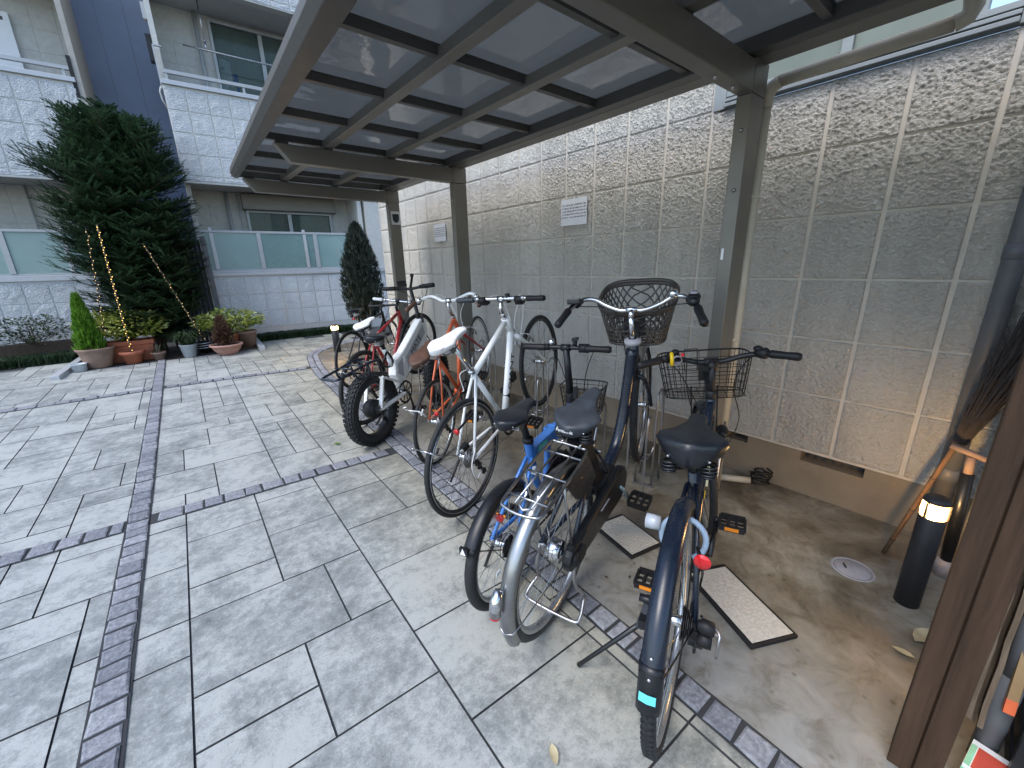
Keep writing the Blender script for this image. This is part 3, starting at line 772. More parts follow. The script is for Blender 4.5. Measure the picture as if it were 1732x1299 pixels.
t = thing('cable_coil', 'small coil of black cable at the end of the pipe stub by the wall', 'cable', (2.685, .80, .012))
p = MB(); rnd = random.Random(2)
p.tube([(math.cos(a) * (.045 + rnd.uniform(-.012, .012)), math.sin(a) * (.05 + rnd.uniform(-.012, .012)), .006 + .002 * i + rnd.uniform(0, .008)) for i, a in enumerate([k * .55 for k in range(46)])], .0052, 6); p.build('cable', M['black'], t)
leaf_spots = [((1.797, -.004, .012), 'pale dry leaf on the bay floor near the timber post', .032), ((1.94, -.04, .012), 'larger tan leaf half behind the timber post', .06), ((.61, .591, .004), 'cream fallen leaf on the slabs at the bottom of the court', .03), ((.832, 3.317, .004), 'yellow green leaf on the slabs left of the fat tyre', .03), ((1.37, .86, .012), 'tiny dark leaf on the bay floor left of the nearest bicycle', .012), ((1.29, .93, .012), 'second tiny dark leaf on the bay floor, nearer the silver fendered bicycle', .011)]
for i, (l, lb, s) in enumerate(leaf_spots):
    p = MB(); pr = [(0, -1), (.35, -.5), (.45, 0), (.3, .55), (0, 1), (-.3, .55), (-.45, 0), (-.35, -.5)]
    vs = [(x * s, y * s, .004 + .35 * s * abs(x) + .12 * s * y * y) for x, y in pr] + [(0, 0, .002)]
    p.add(vs, [(k, (k + 1) % 8, 8) for k in range(8)], True)
    o = p.build('fallen_leaf', M['dryleaf'] if i < 3 else M['lime'] if i == 3 else M['bark']); o.location = l; o.rotation_euler = (0, 0, i * 1.3)
    tag(o, lb, 'leaf', 'fallen leaves')
# ------------------------------------------------------------------ pale apartment building across the court
AZ = R(-3.5)
def tiles(mb, s0, s1, D, z0, z1, tw=.2972, th=.32, zo=.305, so=0., gap=.007, dep=.010, side=False):
    """split-face tiles on a wall facing the court (or, with side, facing along it)"""
    rnd = random.Random(int(s0 * 100 + z0 * 10) + 500)
    k0 = math.floor((s0 - so) / tw); k1 = math.ceil((s1 - so) / tw); r0 = math.floor((z0 - zo) / th); r1 = math.ceil((z1 - zo) / th)
    for k in range(k0, k1):
        for r in range(r0, r1):
            a, b = max(s0, so + k * tw), min(s1, so + (k + 1) * tw); c, d = max(z0, zo + r * th), min(z1, zo + (r + 1) * th)
            if b - a < .03 or d - c < .03: continue
            a += gap; b -= gap; c += gap * .7; d -= gap * .7; e = .005
            if side: P = lambda s, z, q: (D + q, s, z)
            else: P = lambda s, z, q: (s, D - q, z)
            lo = [P(a, c, -.004), P(b, c, -.004), P(b, d, -.004), P(a, d, -.004)]
            n = 4; hi = []
            for j in range(n + 1):
                for i in range(n + 1):
                    u, v = i / n, j / n
                    edge = i in (0, n) or j in (0, n)
                    hi.append(P(a + e + (b - a - 2 * e) * u, c + e + (d - c - 2 * e) * v, dep * (.75 if edge else 1) + (0 if edge else rnd.uniform(-.0045, .0045))))
            o = 4; W = n + 1
            fs = [(o + j * W + i, o + j * W + i + 1, o + (j + 1) * W + i + 1, o + (j + 1) * W + i) for j in range(n) for i in range(n)]
            cs = [o, o + n, o + W * W - 1, o + n * W]
            for k_ in range(4): m = (k_ + 1) % 4; fs.append((k_, m, cs[m], cs[k_]))
            mb.add(lo + hi, fs, False)
def wing(t, s0, s1, D, tag_='r'):
    b = MB(); tiles(b, s0, s1, D, .30, 1.29); b.build('lower_parapet_tiles', M['bwall'], t)
    b = MB(); b.span((s0, D + .001, -.1), (s1, D + .14, 1.292)); b.span((s0, D - .004, -.1), (s1, D, .295)); b.build('lower_parapet', M['cap'], t)
    b = MB(); b.span((s0 - .01, D - .035, 1.294), (s1, D + .16, 1.352)); b.span((s0 - .01, D - .02, 1.3525), (s1, D + .10, 1.385)); b.build('coping', M['cap'], t, bevel=.006)
    b = MB(); tiles(b, s0, s1, D, 2.86, 4.25, zo=2.95); b.build('upper_parapet_tiles', M['bwall'], t)
    b = MB(); b.span((s0, D + .001, 2.845), (s1, D + .14, 4.255)); b.build('upper_parapet', M['bwall_plain'], t)
    b = MB(); b.span((s0, D + .142, 2.846), (s1, D + 1.0, 2.95)); b.span((s0, D - .012, 2.83), (s1, D + .142, 2.8445)); b.build('balcony_floor', M['soffit'], t)
    b = MB(); b.span((s0 - .01, D - .035, 4.257), (s1, D + .16, 4.325)); b.build('upper_coping', M['cap'], t, bevel=.006)
    b = MB(); b.span((s0 + .05, D - .0, 4.425), (s1, D + .055, 4.475))
    k = s0 + .06
    while k < s1: b.span((k, D + .01, 4.326), (k + .035, D + .045, 4.4245)); k += 1.05
    b.build('handrail', M['alu'], t)
    b = MB(); b.span((s0, D + .143, 5.72), (s1, D + 1.0, 5.86)); b.build('upper_soffit', M['soffit'], t)
    b = MB(); tiles(b, s0, s1, D, 5.735, 7.4, zo=5.83); b.build('top_parapet_tiles', M['bwall'], t)
    b = MB(); b.span((s0, D + .001, 5.72), (s1, D + .142, 7.4)); b.build('top_parapet', M['bwall_plain'], t)
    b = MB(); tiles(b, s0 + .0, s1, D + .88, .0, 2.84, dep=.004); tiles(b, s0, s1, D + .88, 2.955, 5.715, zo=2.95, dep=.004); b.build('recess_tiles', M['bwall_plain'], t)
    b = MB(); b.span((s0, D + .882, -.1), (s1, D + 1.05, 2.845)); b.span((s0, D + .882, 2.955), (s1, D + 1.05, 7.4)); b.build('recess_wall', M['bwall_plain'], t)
def sliding_window(t, s0, s1, z0, z1, D, name='window', mull=None, shutter=False, curtain=None):
    b = MB(); w = .045; dp_ = .07
    for a, e, c, d in ((s0, s0 + w, z0, z1), (s1 - w, s1, z0, z1), (s0 + w, s1 - w, z0, z0 + w), (s0 + w, s1 - w, z1 - w, z1)): b.span((a, D - dp_, c), (e, D + .03, d))
    m = mull or (s0 + s1) / 2
    b.span((m - .035, D - .05, z0 + w), (m + .035, D + .0, z1 - w))
    f = b.build(name, M['alu'], t, bevel=.004)
    b = MB(); b.span((s0 + w, D - .03, z0 + w), (m - .036, D - .024, z1 - w)); b.span((m + .036, D - .012, z0 + w), (s1 - w, D - .006, z1 - w)); b.build('pane', M['glass'], f)
    b = MB(); b.span((s0 + w, D + .0215, z0 + w), (s1 - w, D + .0255, z1 - w)); b.build('room', M['room'], f)
    if curtain:
        b = MB()
        for ca, cb_ in curtain:
            n = int((cb_ - ca) / .012); vs = []
            for i in range(n + 1):
                x = ca + (cb_ - ca) * i / n; y = D + .010 + .006 * math.sin(x * 85) + .003 * math.sin(x * 33)
                vs += [(x, y, z0 + w), (x, y, z1 - w - .03)]
            b.add(vs, [(2 * i, 2 * i + 2, 2 * i + 3, 2 * i + 1) for i in range(n)], True)
        b.build('curtain', M['curtain'], f)
    return f
def glass_rail(t, s0, s1, D, posts, behind):
    b = MB(); b.span((s0, D + .005, 2.045), (s1, D + .06, 2.085)); b.span((s0, D + .012, 1.3855), (s1, D + .05, 1.412)); b.build('top_rail', M['alu'], t, bevel=.004)
    for p in posts: b = MB(); b.span((p - .035, D + .004, 1.413), (p + .035, D + .05, 2.044)); b.build('rail_post', M['alu'], t, bevel=.003)
    es = sorted([s0 + .03] + [p for p in posts if s0 + .1 < p < s1 - .1] + [s1])
    for i, (a, c) in enumerate(zip(es[:-1], es[1:])):
        b = MB(); b.span((a + .036, D + .022, 1.413), (c - .036, D + .032, 2.044)); b.build('glass_panel', M['frosted_b'] if i == 1 else M['frosted'], t)
    for p in behind: b = MB(); b.span((p - .025, D + .035, 1.36), (p + .025, D + .085, 2.13)); b.span((p - .028, D + .0005, 1.414), (p + .028, D + .0215, 2.04)); b.build('inner_post', M['cap'], t)
br = thing('apartment_block', 'pale tiled apartment block on the right of the slate blue tower, behind the shelter', 'building', (0, 0, 0), (0, 0, AZ), 'wings of the pale apartment block')
wing(br, .02, 6.0, 9.33)
glass_rail(br, .02, 2.95, 9.33, (.055, .955, 1.936, 2.9), (.23, 1.742))
b = MB(); b.span((.022, 9.475, 1.36), (.09, 12, 7.4)); b.span((.022, 10.22, -.1), (.09, 12, 1.359)); b.build('side_wall', M['bwall_plain'], br)
b = MB(); b.span((2.86, 9.40, 1.3), (2.94, 10.205, 2.844)); b.span((3.0, 9.36, -.1), (3.4, 9.47, 6.5)); b.build('return_wall', M['bwall_plain'], br)
DB = 10.205
f = sliding_window(br, .90, 2.50, 1.0, 2.535, DB, mull=1.67, curtain=((.98, 1.45), (1.72, 2.36)))
b = MB(); b.span((.86, DB - .16, 2.545), (2.56, DB - .001, 2.825)); b.span((.84, DB - .18, 2.5355), (2.58, DB - .001, 2.5445)); sb = b.build('shutter_box', M['bronze'], br, bevel=.005)
f = sliding_window(br, .86, 2.62, 2.99, 5.66, DB, mull=1.66, curtain=None)
b = MB(); b.span((.925, DB + .0, 3.06), (1.10, DB + .012, 5.1)); b.build('curtain', M['label_white'], f)
b = MB(); b.span((1.10, DB + .004, 3.06), (1.17, DB + .016, 5.0)); b.span((1.13, DB + .001, 4.2), (1.19, DB + .0, 4.9)); b.build('blue_cloth', plain('blue_cloth', (.08, .19, .5), .8), f)
for s in (.66, .0):
    pass
b = MB(); b.tube([(.68, DB - .06, 2.97), (.68, DB - .06, 5.71)], .028, 12); b.tube([(.62, DB - .06, -.05), (.62, DB - .06, 2.83)], .03, 12); b.tube([(.79, DB - .09, .9), (.79, DB - .09, 2.83)], .012, 8); b.build('drain_pipe', M['alu'], br)
b = MB(); b.span((-.0, 9.36, 4.2), (.02, 9.42, 4.78)); b.span((.005, 9.36, 4.78), (.12, 9.40, 4.80)); b.build('rail_bracket', M['alu'], br)
# laundry pole of the upper balcony
t = thing('laundry_pole', 'thin steel laundry pole hanging under the upper balcony ceiling', 'laundry pole', (0, 0, 0), (0, 0, AZ))
b = MB(); b.tube([(.42, 9.75, 5.02), (2.4, 9.72, 4.98)], .014, 8); o = b.build('pole', M['steel'], t)
b = MB()
for i in range(16): b.lathe([(.014, -.012), (.024, 0), (.014, .012)], (1.35 + i * .05, 9.735, 5.0), 'x', 8)
b.build('peg_ring', M['steel'], o)
b = MB()
for s in (.74, 2.2): b.tube([(s, 9.75, 5.72), (s, 9.75, 5.16)], .011, 8); b.ball((s, 9.75, 5.15), .022); b.tube([(s, 9.75, 5.14), (s, 9.75, 5.0)], .018, 8)
b.build('hanger', M['steel'], t)
# left wing
bl = thing('apartment_block', 'pale tiled apartment block on the left of the slate blue tower, behind the fir', 'building', (0, 0, 0), (0, 0, AZ), 'wings of the pale apartment block')
wing(bl, -6.5, -1.06, 10.0)
glass_rail(bl, -6.5, -1.1, 10.0, (-2.42, -3.4, -4.4, -1.12), (-1.75,))
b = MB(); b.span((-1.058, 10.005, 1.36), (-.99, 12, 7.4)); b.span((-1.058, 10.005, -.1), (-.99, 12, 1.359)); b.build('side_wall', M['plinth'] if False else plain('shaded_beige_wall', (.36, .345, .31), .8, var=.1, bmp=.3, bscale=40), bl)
DL = 10.875
b = MB(); b.span((-2.02, DL - .07, 4.55), (-1.72, DL - .001, 5.32)); pl = b.build('meter_box', M['label_white'], bl, bevel=.006)
b = MB(); b.span((-1.95, DL - .0715, 5.2), (-1.79, DL - .0695, 5.25)); b.build('slot', M['room'], pl)
b = MB(); b.tube([(-1.6, DL - .06, -.05), (-1.6, DL - .06, 2.83)], .03, 12); b.tube([(-2.15, DL - .06, -.05), (-2.15, DL - .06, 2.83)], .016, 8); b.build('drain_pipe', M['alu'], bl)
b = MB(); b.span((-1.10, 9.99, 4.05), (-1.055, 10.04, 4.62)); b.build('rail_bracket', M['blackm'], bl)
# slate tower between the wings
tw = thing('stair_tower', 'slate blue flat panelled tower between the two pale wings', 'building', (0, 0, 0), (0, 0, AZ))
b = MB()
for k, (a, c) in enumerate(((-1.4, -.70), (-.694, -.30), (-.294, .30))):
    for z0, z1 in ((-.1, 3.93), (3.936, 9)): b.span((a, 11.3, z0), (c, 11.5, z1))
b.build('panels', M['tower'], tw); b = MB(); b.span((-1.4, 11.306, -.1), (.3, 11.52, 9)); b.build('seam', M['slatepipe'], tw)
b = MB(); b.span((-.06, 9.9, 4.75), (.018, 10.06, 5.12)); b.build('wall_lamp', M['black'], br)
b = MB(); b.tube([(0, 9.6, 4.3), (-.03, 9.6, 4.22), (-.02, 9.6, 4.1), (.015, 9.6, 4.0)], .012, 8); b.span((-.03, 9.58, 5.2), (.019, 9.66, 5.42)); b.build('bracket', M['alu'], br)

# ------------------------------------------------------------------ planting bed
bed = MB(); 
for (x0, x1, y0, y1) in ((-1.28, 1.02, 8.15, 9.4),):
    bed.add([(x0 + .1, y0, gz(y0) + .006), (x1, y0, gz(y0) + .006), (x1, y1, gz(9.2) + .01), (x0, y1, gz(9.2) + .01)], [(0, 1, 2, 3)])
struct(bed.build('planting_bed', M['soil']))
def kerb(pts, label):
    b = MB()
    for a, c in zip(pts[:-1], pts[1:]): b.bar(a, c, .09, .075)
    o = b.build('kerb_edging', M['cap'], None, bevel=.006); return tag(o, label, 'kerb', 'kerbs of the planting bed')
kerb([(-1.34, 7.72, gz(7.7) + .02), (-1.2, 9.2, gz(9.2) + .02)], 'low grey kerb on the left side of the planting bed by the big pot')
kerb([(1.06, 7.98, gz(8) + .02), (1.12, 9.2, gz(9.2) + .02)], 'low grey kerb on the right side of the planting bed by the bowl')
b = MB(); b.span((-7.5, 9.55, 0), (-1.3, 9.75, gz(9.2) + .27)); o = tag(b.build('retaining_wall', M['bark'], None, bevel=.01), 'low dark earth retaining wall behind the grass on the left', 'retaining wall')

def blades(mb, x0, x1, y0, y1, n, h, seed, zb=0.):
    rnd = random.Random(seed)
    for i in range(n):
        x, y = rnd.uniform(x0, x1), rnd.uniform(y0, y1); a = rnd.uniform(0, 2 * PI); L = h * rnd.uniform(.6, 1.15); w = .006
        d = Vector((math.cos(a), math.sin(a), 0)); s = Vector((-d.y, d.x, 0)) * w; o = Vector((x, y, gz(y) + zb))
        m = o + d * L * .28 + Vector((0, 0, L * .75)); e = o + d * L * .8 + Vector((0, 0, L * .8))
        mb.add([o - s, o + s, m + s * .8, m - s * .8, e], [(0, 1, 2, 3), (3, 2, 4)])
g1 = MB(); blades(g1, -6.5, -1.33, 9.0, 9.52, 7000, .15, 1); o = g1.build('mondo_grass', M['grassblade']); o['kind'] = 'stuff'; tag(o, 'strip of dark mondo grass along the far left of the paving', 'grass')
g2 = MB(); blades(g2, 1.16, 3.3, 8.85, 9.28, 6000, .13, 2); o = g2.build('mondo_grass', M['grassblade']); o['kind'] = 'stuff'; tag(o, 'strip of dark mondo grass below the tiled wall right of the pots', 'grass')

def leafcloud(mb, c, rx, ry, rz, n, size, seed, flat=.5, shape=None, wide=.45):
    rnd = random.Random(seed); c = Vector(c)
    for i in range(n):
        while True:
            p = Vector((rnd.uniform(-1, 1), rnd.uniform(-1, 1), rnd.uniform(-1, 1)))
            if p.length <= 1 and p.length > .3 and (noise.noise(p * 2.3 + Vector((seed, 0, 0))) > -.12 or rnd.random() < .25): break
        o = c + Vector((p.x * rx, p.y * ry, p.z * rz))
        d = Vector((p.x + rnd.uniform(-.7, .7), p.y + rnd.uniform(-.7, .7), rnd.uniform(-.3, .5))).normalized()
        n_ = Vector((rnd.uniform(-.5, .5), rnd.uniform(-.5, .5), 1)).normalized(); s = d.cross(n_)
        if s.length < .01: continue
        s.normalize(); L = size * rnd.uniform(.6, 1.3); w = L * wide; k = n_ * L * .12
        mb.add([o, o + d * L * .5 + s * w * .5 + k, o + d * L, o + d * L * .5 - s * w * .5 + k], [(0, 1, 2), (0, 2, 3)])
def stems(mb, c, n, h, r, seed):
    rnd = random.Random(seed)
    for i in range(n):
        a = rnd.uniform(0, 2 * PI); e = Vector(c) + Vector((math.cos(a) * r * rnd.random(), math.sin(a) * r * rnd.random(), h * rnd.uniform(.6, 1)))
        m = Vector(c).lerp(e, .5) + Vector((rnd.uniform(-.02, .02), rnd.uniform(-.02, .02), .02)); mb.tube([c, m, e], [.007, .005, .002], 4, caps=False)
def conifer_sprays(mb, c, h, r, n, seed, up=1.0, size=.09, top=.12):
    rnd = random.Random(seed); c = Vector(c)
    for i in range(n):
        t = rnd.random() ** .85; rad = r * ((1 - t) ** .75 * .92 + top * (1 - t)) * rnd.uniform(.35, 1.05); a = rnd.uniform(0, 2 * PI)
        o = c + Vector((math.cos(a) * rad, math.sin(a) * rad, t * h)); d = Vector((math.cos(a) * .55, math.sin(a) * .55, up)).normalized()
        s = d.orthogonal().normalized(); s = Matrix.Rotation(rnd.uniform(0, 2 * PI), 3, d) @ s; L = size * rnd.uniform(.6, 1.3)
        for q in (-.5, 0, .5):
            e = (d + s * q * .9).normalized() * L * (1 - abs(q) * .5); w = s.cross(d) * .006 + s * .004
            mb.add([o - w, o + w, o + e * .6 + w * 1.2, o + e, o + e * .6 - w * 1.2], [(0, 1, 2, 3, 4)])
def pot(t, prof, mat, soil_z, soil_r, name='pot', n=32):
    b = MB(); b.lathe(prof, n=n); b.build(name, mat, t)
    b = MB(); b.lathe([(0, soil_z + .012), (soil_r * .6, soil_z + .006), (soil_r, soil_z - .004)], n=20); b.build('soil', M['soil'], t)
def at(x, y): return (x, y, gz(y) + .004)
t = thing('potted_plant', 'tall lime green conifer in a big weathered brown clay pot', 'potted plant', at(-.955, 8.27), (0, 0, 0), 'pots round the fir bed')
t.scale = (0.66, 0.66, 0.86); pot(t, [(0, 0), (.19, 0), (.215, .03), (.265, .18), (.285, .27), (.315, .30), (.325, .325), (.31, .335), (.28, .325), (.265, .27), (0, .27)], M['claybrown'], .29, .27)
b = MB(); conifer_sprays(b, (-.05, 0, .29), .86, .24, 2600, 5, 1.2, .10); b.build('foliage', M['lime'], t)
b = MB(); b.tube([(0, 0, .27), (-.04, 0, .7), (-.06, 0, 1.05)], [.018, .012, .004], 6); b.build('stem', M['bark'], t)
t = thing('planter_box', 'terracotta trough of variegated shrub behind the small pots', 'planter', at(-.60, 8.50), (0, 0, R(-3)), 'pots round the fir bed')
b = MB(); 
def rectring(a, c, z): return [(-a, -c, z), (a, -c, z), (a, c, z), (-a, c, z)]
b.loft([rectring(.26, .12, 0), rectring(.285, .14, .25), rectring(.305, .16, .2505), rectring(.305, .16, .315), rectring(.275, .13, .3155), rectring(.265, .12, .26)], True, False); b.build('trough', M['terracotta'], t, bevel=.008)
b = MB(); b.span((-.265, -.12, .262), (.265, .12, .295)); b.build('soil', M['soil'], t)
b = MB(); leafcloud(b, (.0, -.02, .55), .52, .3, .21, 1500, .085, 21, wide=.5); b.build('foliage', M['varieg'], t); b = MB(); stems(b, (0, 0, .29), 26, .36, .4, 22); b.build('stem', M['bark'], t)
t = thing('potted_plant', 'bright terracotta pot holding the lit fairy light cane', 'potted plant', at(-.585, 8.25), (0, 0, 0), 'pots round the fir bed')
t.scale = (0.82, 0.82, 0.82); pot(t, [(0, 0), (.115, 0), (.15, .165), (.175, .17), (.183, .225), (.16, .23), (.145, .18), (0, .18)], M['terracotta'], .20, .148)
t = thing('potted_plant', 'smallest brown pot with bare twigs and a few leaves', 'potted plant', at(-.285, 8.25), (0, 0, 0), 'pots round the fir bed')
t.scale = (0.78, 0.78, 0.78); pot(t, [(0, 0), (.075, 0), (.11, .125), (.12, .13), (.124, .16), (.105, .162), (.1, .13), (0, .13)], M['claybrown'], .14, .1)
b = MB(); stems(b, (0, 0, .14), 7, .2, .14, 31); b.build('stem', M['card'], t); b = MB(); leafcloud(b, (0, 0, .22), .12, .1, .07, 40, .05, 32); b.build('foliage', M['shrub'], t)
t = thing('potted_plant', 'pale blue enamel bucket with drooping grassy leaves', 'potted plant', at(.09, 8.2), (0, 0, 0), 'pots round the fir bed')
t.scale = (0.8, 0.8, 0.8); pot(t, [(0, 0), (.105, 0), (.14, .235), (.152, .238), (.152, .25), (.136, .25), (.13, .2), (0, .2)], M['metalpot'], .22, .13)
b = MB(); rnd = random.Random(9)
for i in range(260):
    a = rnd.uniform(0, 2 * PI); L = rnd.uniform(.18, .42); d = Vector((math.cos(a), math.sin(a), 0)); s = Vector((-d.y, d.x, 0)) * .009; o = Vector((rnd.uniform(-.08, .08), rnd.uniform(-.08, .08), .22))
    m = o + d * L * .4 + Vector((0, 0, L * .75)); e = o + d * L * rnd.uniform(.7, 1.1) + Vector((0, 0, L * rnd.uniform(.2, .8)))
    b.add([o - s, o + s, m + s, m - s, e], [(0, 1, 2, 3), (3, 2, 4)])
b.build('foliage', M['shrub'], t)
t = thing('potted_plant', 'wide pinkish clay bowl with a brown withered conifer', 'potted plant', at(.575, 8.0), (0, 0, 0), 'pots round the fir bed')
t.scale = (0.85, 0.85, 0.85); pot(t, [(0, 0), (.13, 0), (.15, .02), (.21, .09), (.25, .165), (.27, .17), (.272, .2), (.25, .203), (.235, .17), (0, .165)], M['claypink'], .185, .235)
b = MB(); conifer_sprays(b, (-.02, 0, .18), .50, .15, 1000, 15, .8, .085, .25); b.build('foliage', M['deadleaf'], t); b = MB(); b.tube([(0, 0, .17), (-.01, 0, .62)], [.014, .003], 6); b.build('stem', M['bark'], t)
t = thing('potted_plant', 'yellow green variegated shrub in brown clay pots behind the bowl', 'potted plant', at(.66, 8.47), (0, 0, 0), 'pots round the fir bed')
pot(t, [(0, 0), (.13, 0), (.175, .23), (.185, .235), (.185, .26), (.165, .262), (0, .22)], M['terracotta'], .24, .165)
b = MB(); leafcloud(b, (.06, -.02, .47), .50, .3, .20, 1300, .08, 41, wide=.5); b.build('foliage', M['varieg'], t); b = MB(); stems(b, (0, 0, .24), 22, .33, .36, 42); b.build('stem', M['bark'], t)
t = thing('flower_pot', 'plain brown clay pot at the right end behind the bowl', 'flower pot', at(.93, 8.42), (0, 0, 0), 'pots round the fir bed')
pot(t, [(0, 0), (.11, 0), (.145, .25), (.16, .255), (.16, .29), (.14, .292), (.13, .25), (0, .25)], M['claybrown'], .265, .13)
t = thing('flower_pot', 'dark planter with wrapped cord between the bucket and the bowl', 'flower pot', at(.31, 8.42), (0, 0, 0), 'pots round the fir bed')
pot(t, [(0, 0), (.08, 0), (.10, .17), (.11, .175), (.095, .18), (0, .15)], M['black'], .16, .095)
b = MB(); b.tube([(.105 * math.cos(a) , .105 * math.sin(a), .06 + .003 * i) for i, a in enumerate([k * .5 for k in range(40)])], .006, 5); b.build('cord', M['label_white'], t)
t = thing('plastic_cup', 'small white plastic tub at the left foot of the big clay pot', 'tub', at(-1.15, 8.13))
b = MB(); b.lathe([(0, 0), (.07, 0), (.085, .1), (.095, .105), (.08, .108), (.075, .02), (0, .02)]); b.build('tub', M['metalpot'], t)
# low shrubs at left
for i, (x, y, s, lb) in enumerate(((-1.75, 9.62, 1.0, 'rounded dark green shrub behind the grass left of the lime conifer'), (-2.75, 9.65, .7, 'smaller sparse shrub at the far left edge before the tiled wall'))):
    t = thing('shrub', lb, 'shrub', (x, y, gz(9.2) + .2), (0, 0, 0), 'low shrubs by the tiled wall')
    b = MB(); leafcloud(b, (0, 0, .26 * s), .48 * s, .3 * s, .24 * s, int(900 * s), .06, 51 + i); b.build('foliage', M['shrub'], t); b = MB(); stems(b, (0, 0, -.05), 18, .5 * s, .35 * s, 61 + i); b.build('stem', M['bark'], t)

# dark slatted fence panel beside the fir
t = thing('slatted_fence', 'dark vertical slatted fence panel behind the right side of the fir', 'fence', (.30, 9.12, gz(9.1)))
b = MB()
for k in range(11): b.span((-.36 + k * .062, -.012, .02), (-.325 + k * .062, .012, 1.80))
b.build('slat', M['blackm'], t); b = MB(); b.span((.315, -.035, 0), (.385, .035, 1.86)); b.span((-.40, .013, .3), (.314, .03, .36)); b.span((-.40, .013, 1.55), (.314, .03, 1.61)); b.build('frame', M['slatepipe'], t)

# the fir
def fir():
    rnd = random.Random(77); base = Vector((-.24, 8.85, gz(8.85)))
    t = thing('fir_tree', 'broad dark green fir in the middle of the planting bed with lights hung in it', 'tree', base)
    b = MB(); b.tube([(0, 0, 0), (.02, 0, 1.2), (-.02, 0, 2.4), (0, 0, 3.1)], [.075, .06, .038, .008], 10); tr = b.build('trunk', M['bark'], t)
    lim = MB(); mb = MB()
    prof = [(.25, .58), (.6, .70), (1.2, .79), (2.0, .83), (2.55, .80), (2.9, .70), (3.1, .55), (3.26, .30), (3.38, .10)]
    def rad(z):
        for (a, ra), (c, rc) in zip(prof[:-1], prof[1:]):
            if z <= c: return ra + (rc - ra) * (z - a) / (c - a)
        return .05
    def needle_twig(o, d, L, n_):
        s = d.cross(n_).normalized(); k = max(5, int(L / .0115))
        for i in range(k):
            f = (i + .5) / k; p = o + d * L * f
            for sg in (-1, 1):
                ln = .036 * (1 - .45 * f) * rnd.uniform(.8, 1.2); e = p + (d * .62 + s * sg * .8 + n_ * rnd.uniform(-.1, .5)).normalized() * ln; w = d * .0075
                mb.add([p - w, p + w, e], [(0, 1, 2)])
        e = o + d * L * 1.06; mb.add([e - s * .012 - d * .03, e + s * .012 - d * .03, e + d * .02], [(0, 1, 2)])
    N = 760
    for i in range(N):
        z = .28 + 2.98 * (i / N) ** .92 + rnd.uniform(-.05, .05); a = i * 2.39996 + rnd.uniform(-.35, .35)
        r = rad(z) * rnd.uniform(.84, 1.07)
        if math.cos(a) < -.4 and .9 < z < 2.9 and rnd.random() < .12: r *= 1.12
        if math.sin(a) > .55 and rnd.random() < .6: continue
        if noise.noise((math.cos(a) * 1.4, math.sin(a) * 1.4, z * 1.6)) < -.22: r *= .72
        d = Vector((math.cos(a), math.sin(a), .0)); droop = .10 if z < 2.3 else .30 if z < 2.9 else .5
        P = []
        for k in range(7):
            f = k / 6; P.append(d * r * f + Vector((0, 0, z + r * (droop * f - .22 * f * f + .30 * f ** 3))))
        lim.tube(P, [.010, .009, .008, .006, .005, .004, .002], 4, caps=False)
        for k in range(2, 7):
            q = P[k]; f = k / 6; dd = (P[k] - P[k - 1]).normalized(); sd = dd.cross(Vector((0, 0, 1))).normalized(); up = sd.cross(dd)
            for sg in (-1, 1):
                for rep in range(3):
                    L = r * .36 * (1.15 - f * .62) * rnd.uniform(.65, 1.2) + .03
                    td = (dd * rnd.uniform(.45, .95) + sd * sg * rnd.uniform(.45, .9) + up * rnd.uniform(-.15, .38)).normalized()
                    needle_twig(P[k - 1].lerp(q, rnd.random()), td, L, up)
        needle_twig(P[5], (P[6] - P[5]).normalized(), r * .26, Vector((0, 0, 1)))
    lim.build('limb', M['bark'], tr); mb.build('crown', M['fir'], t)
fir()
def fairy(p0, p1, n, label, cane=True, sway=.0, seed=0):
    t = thing('fairy_lights', label, 'fairy lights', p0, (0, 0, 0), 'fairy light strings on the fir')
    d = Vector(p1) - Vector(p0); rnd = random.Random(seed); b = MB(); P = [d * (i / 12) + Vector((rnd.uniform(-1, 1), rnd.uniform(-1, 1), 0)) * sway for i in range(13)]
    b.tube(P, .009 if cane else .004, 6); b.build('cane' if cane else 'cable', M['card'] if cane else M['black'], t)
    b = MB(); m = []
    for i in range(n):
        f = i / n; a = i * 2.1; p = P[min(11, int(f * 12))].lerp(P[min(12, int(f * 12) + 1)], f * 12 % 1) + Vector((math.cos(a), math.sin(a), 0)) * .012
        m.append(p)
    P2 = MB(); P2.tube(m, .0025, 4, caps=False); P2.build('wire', M['card'], t)
    for p in m: b.ball(p, .0042, 4)
    o = b.build('bulbs', M['fairy'] if n > 40 else M['fairy_dim'], t); o['kind'] = 'stuff'
fairy((-.585, 8.24, gz(8.2) + .2), (-.545, 8.02, 2.02), 54, 'brightest vertical gold light string rising from the terracotta pot', True, .0, 1)
fairy((.31, 8.30, gz(8.2) + .25), (-.13, 8.08, 1.80), 30, 'slanted light string on a pale cane beside the bucket', True, .0, 2)
fairy((-.79, 8.15, .62), (-.66, 8.03, 1.98), 26, 'faint dotted light string at the left front of the fir', False, .01, 3)
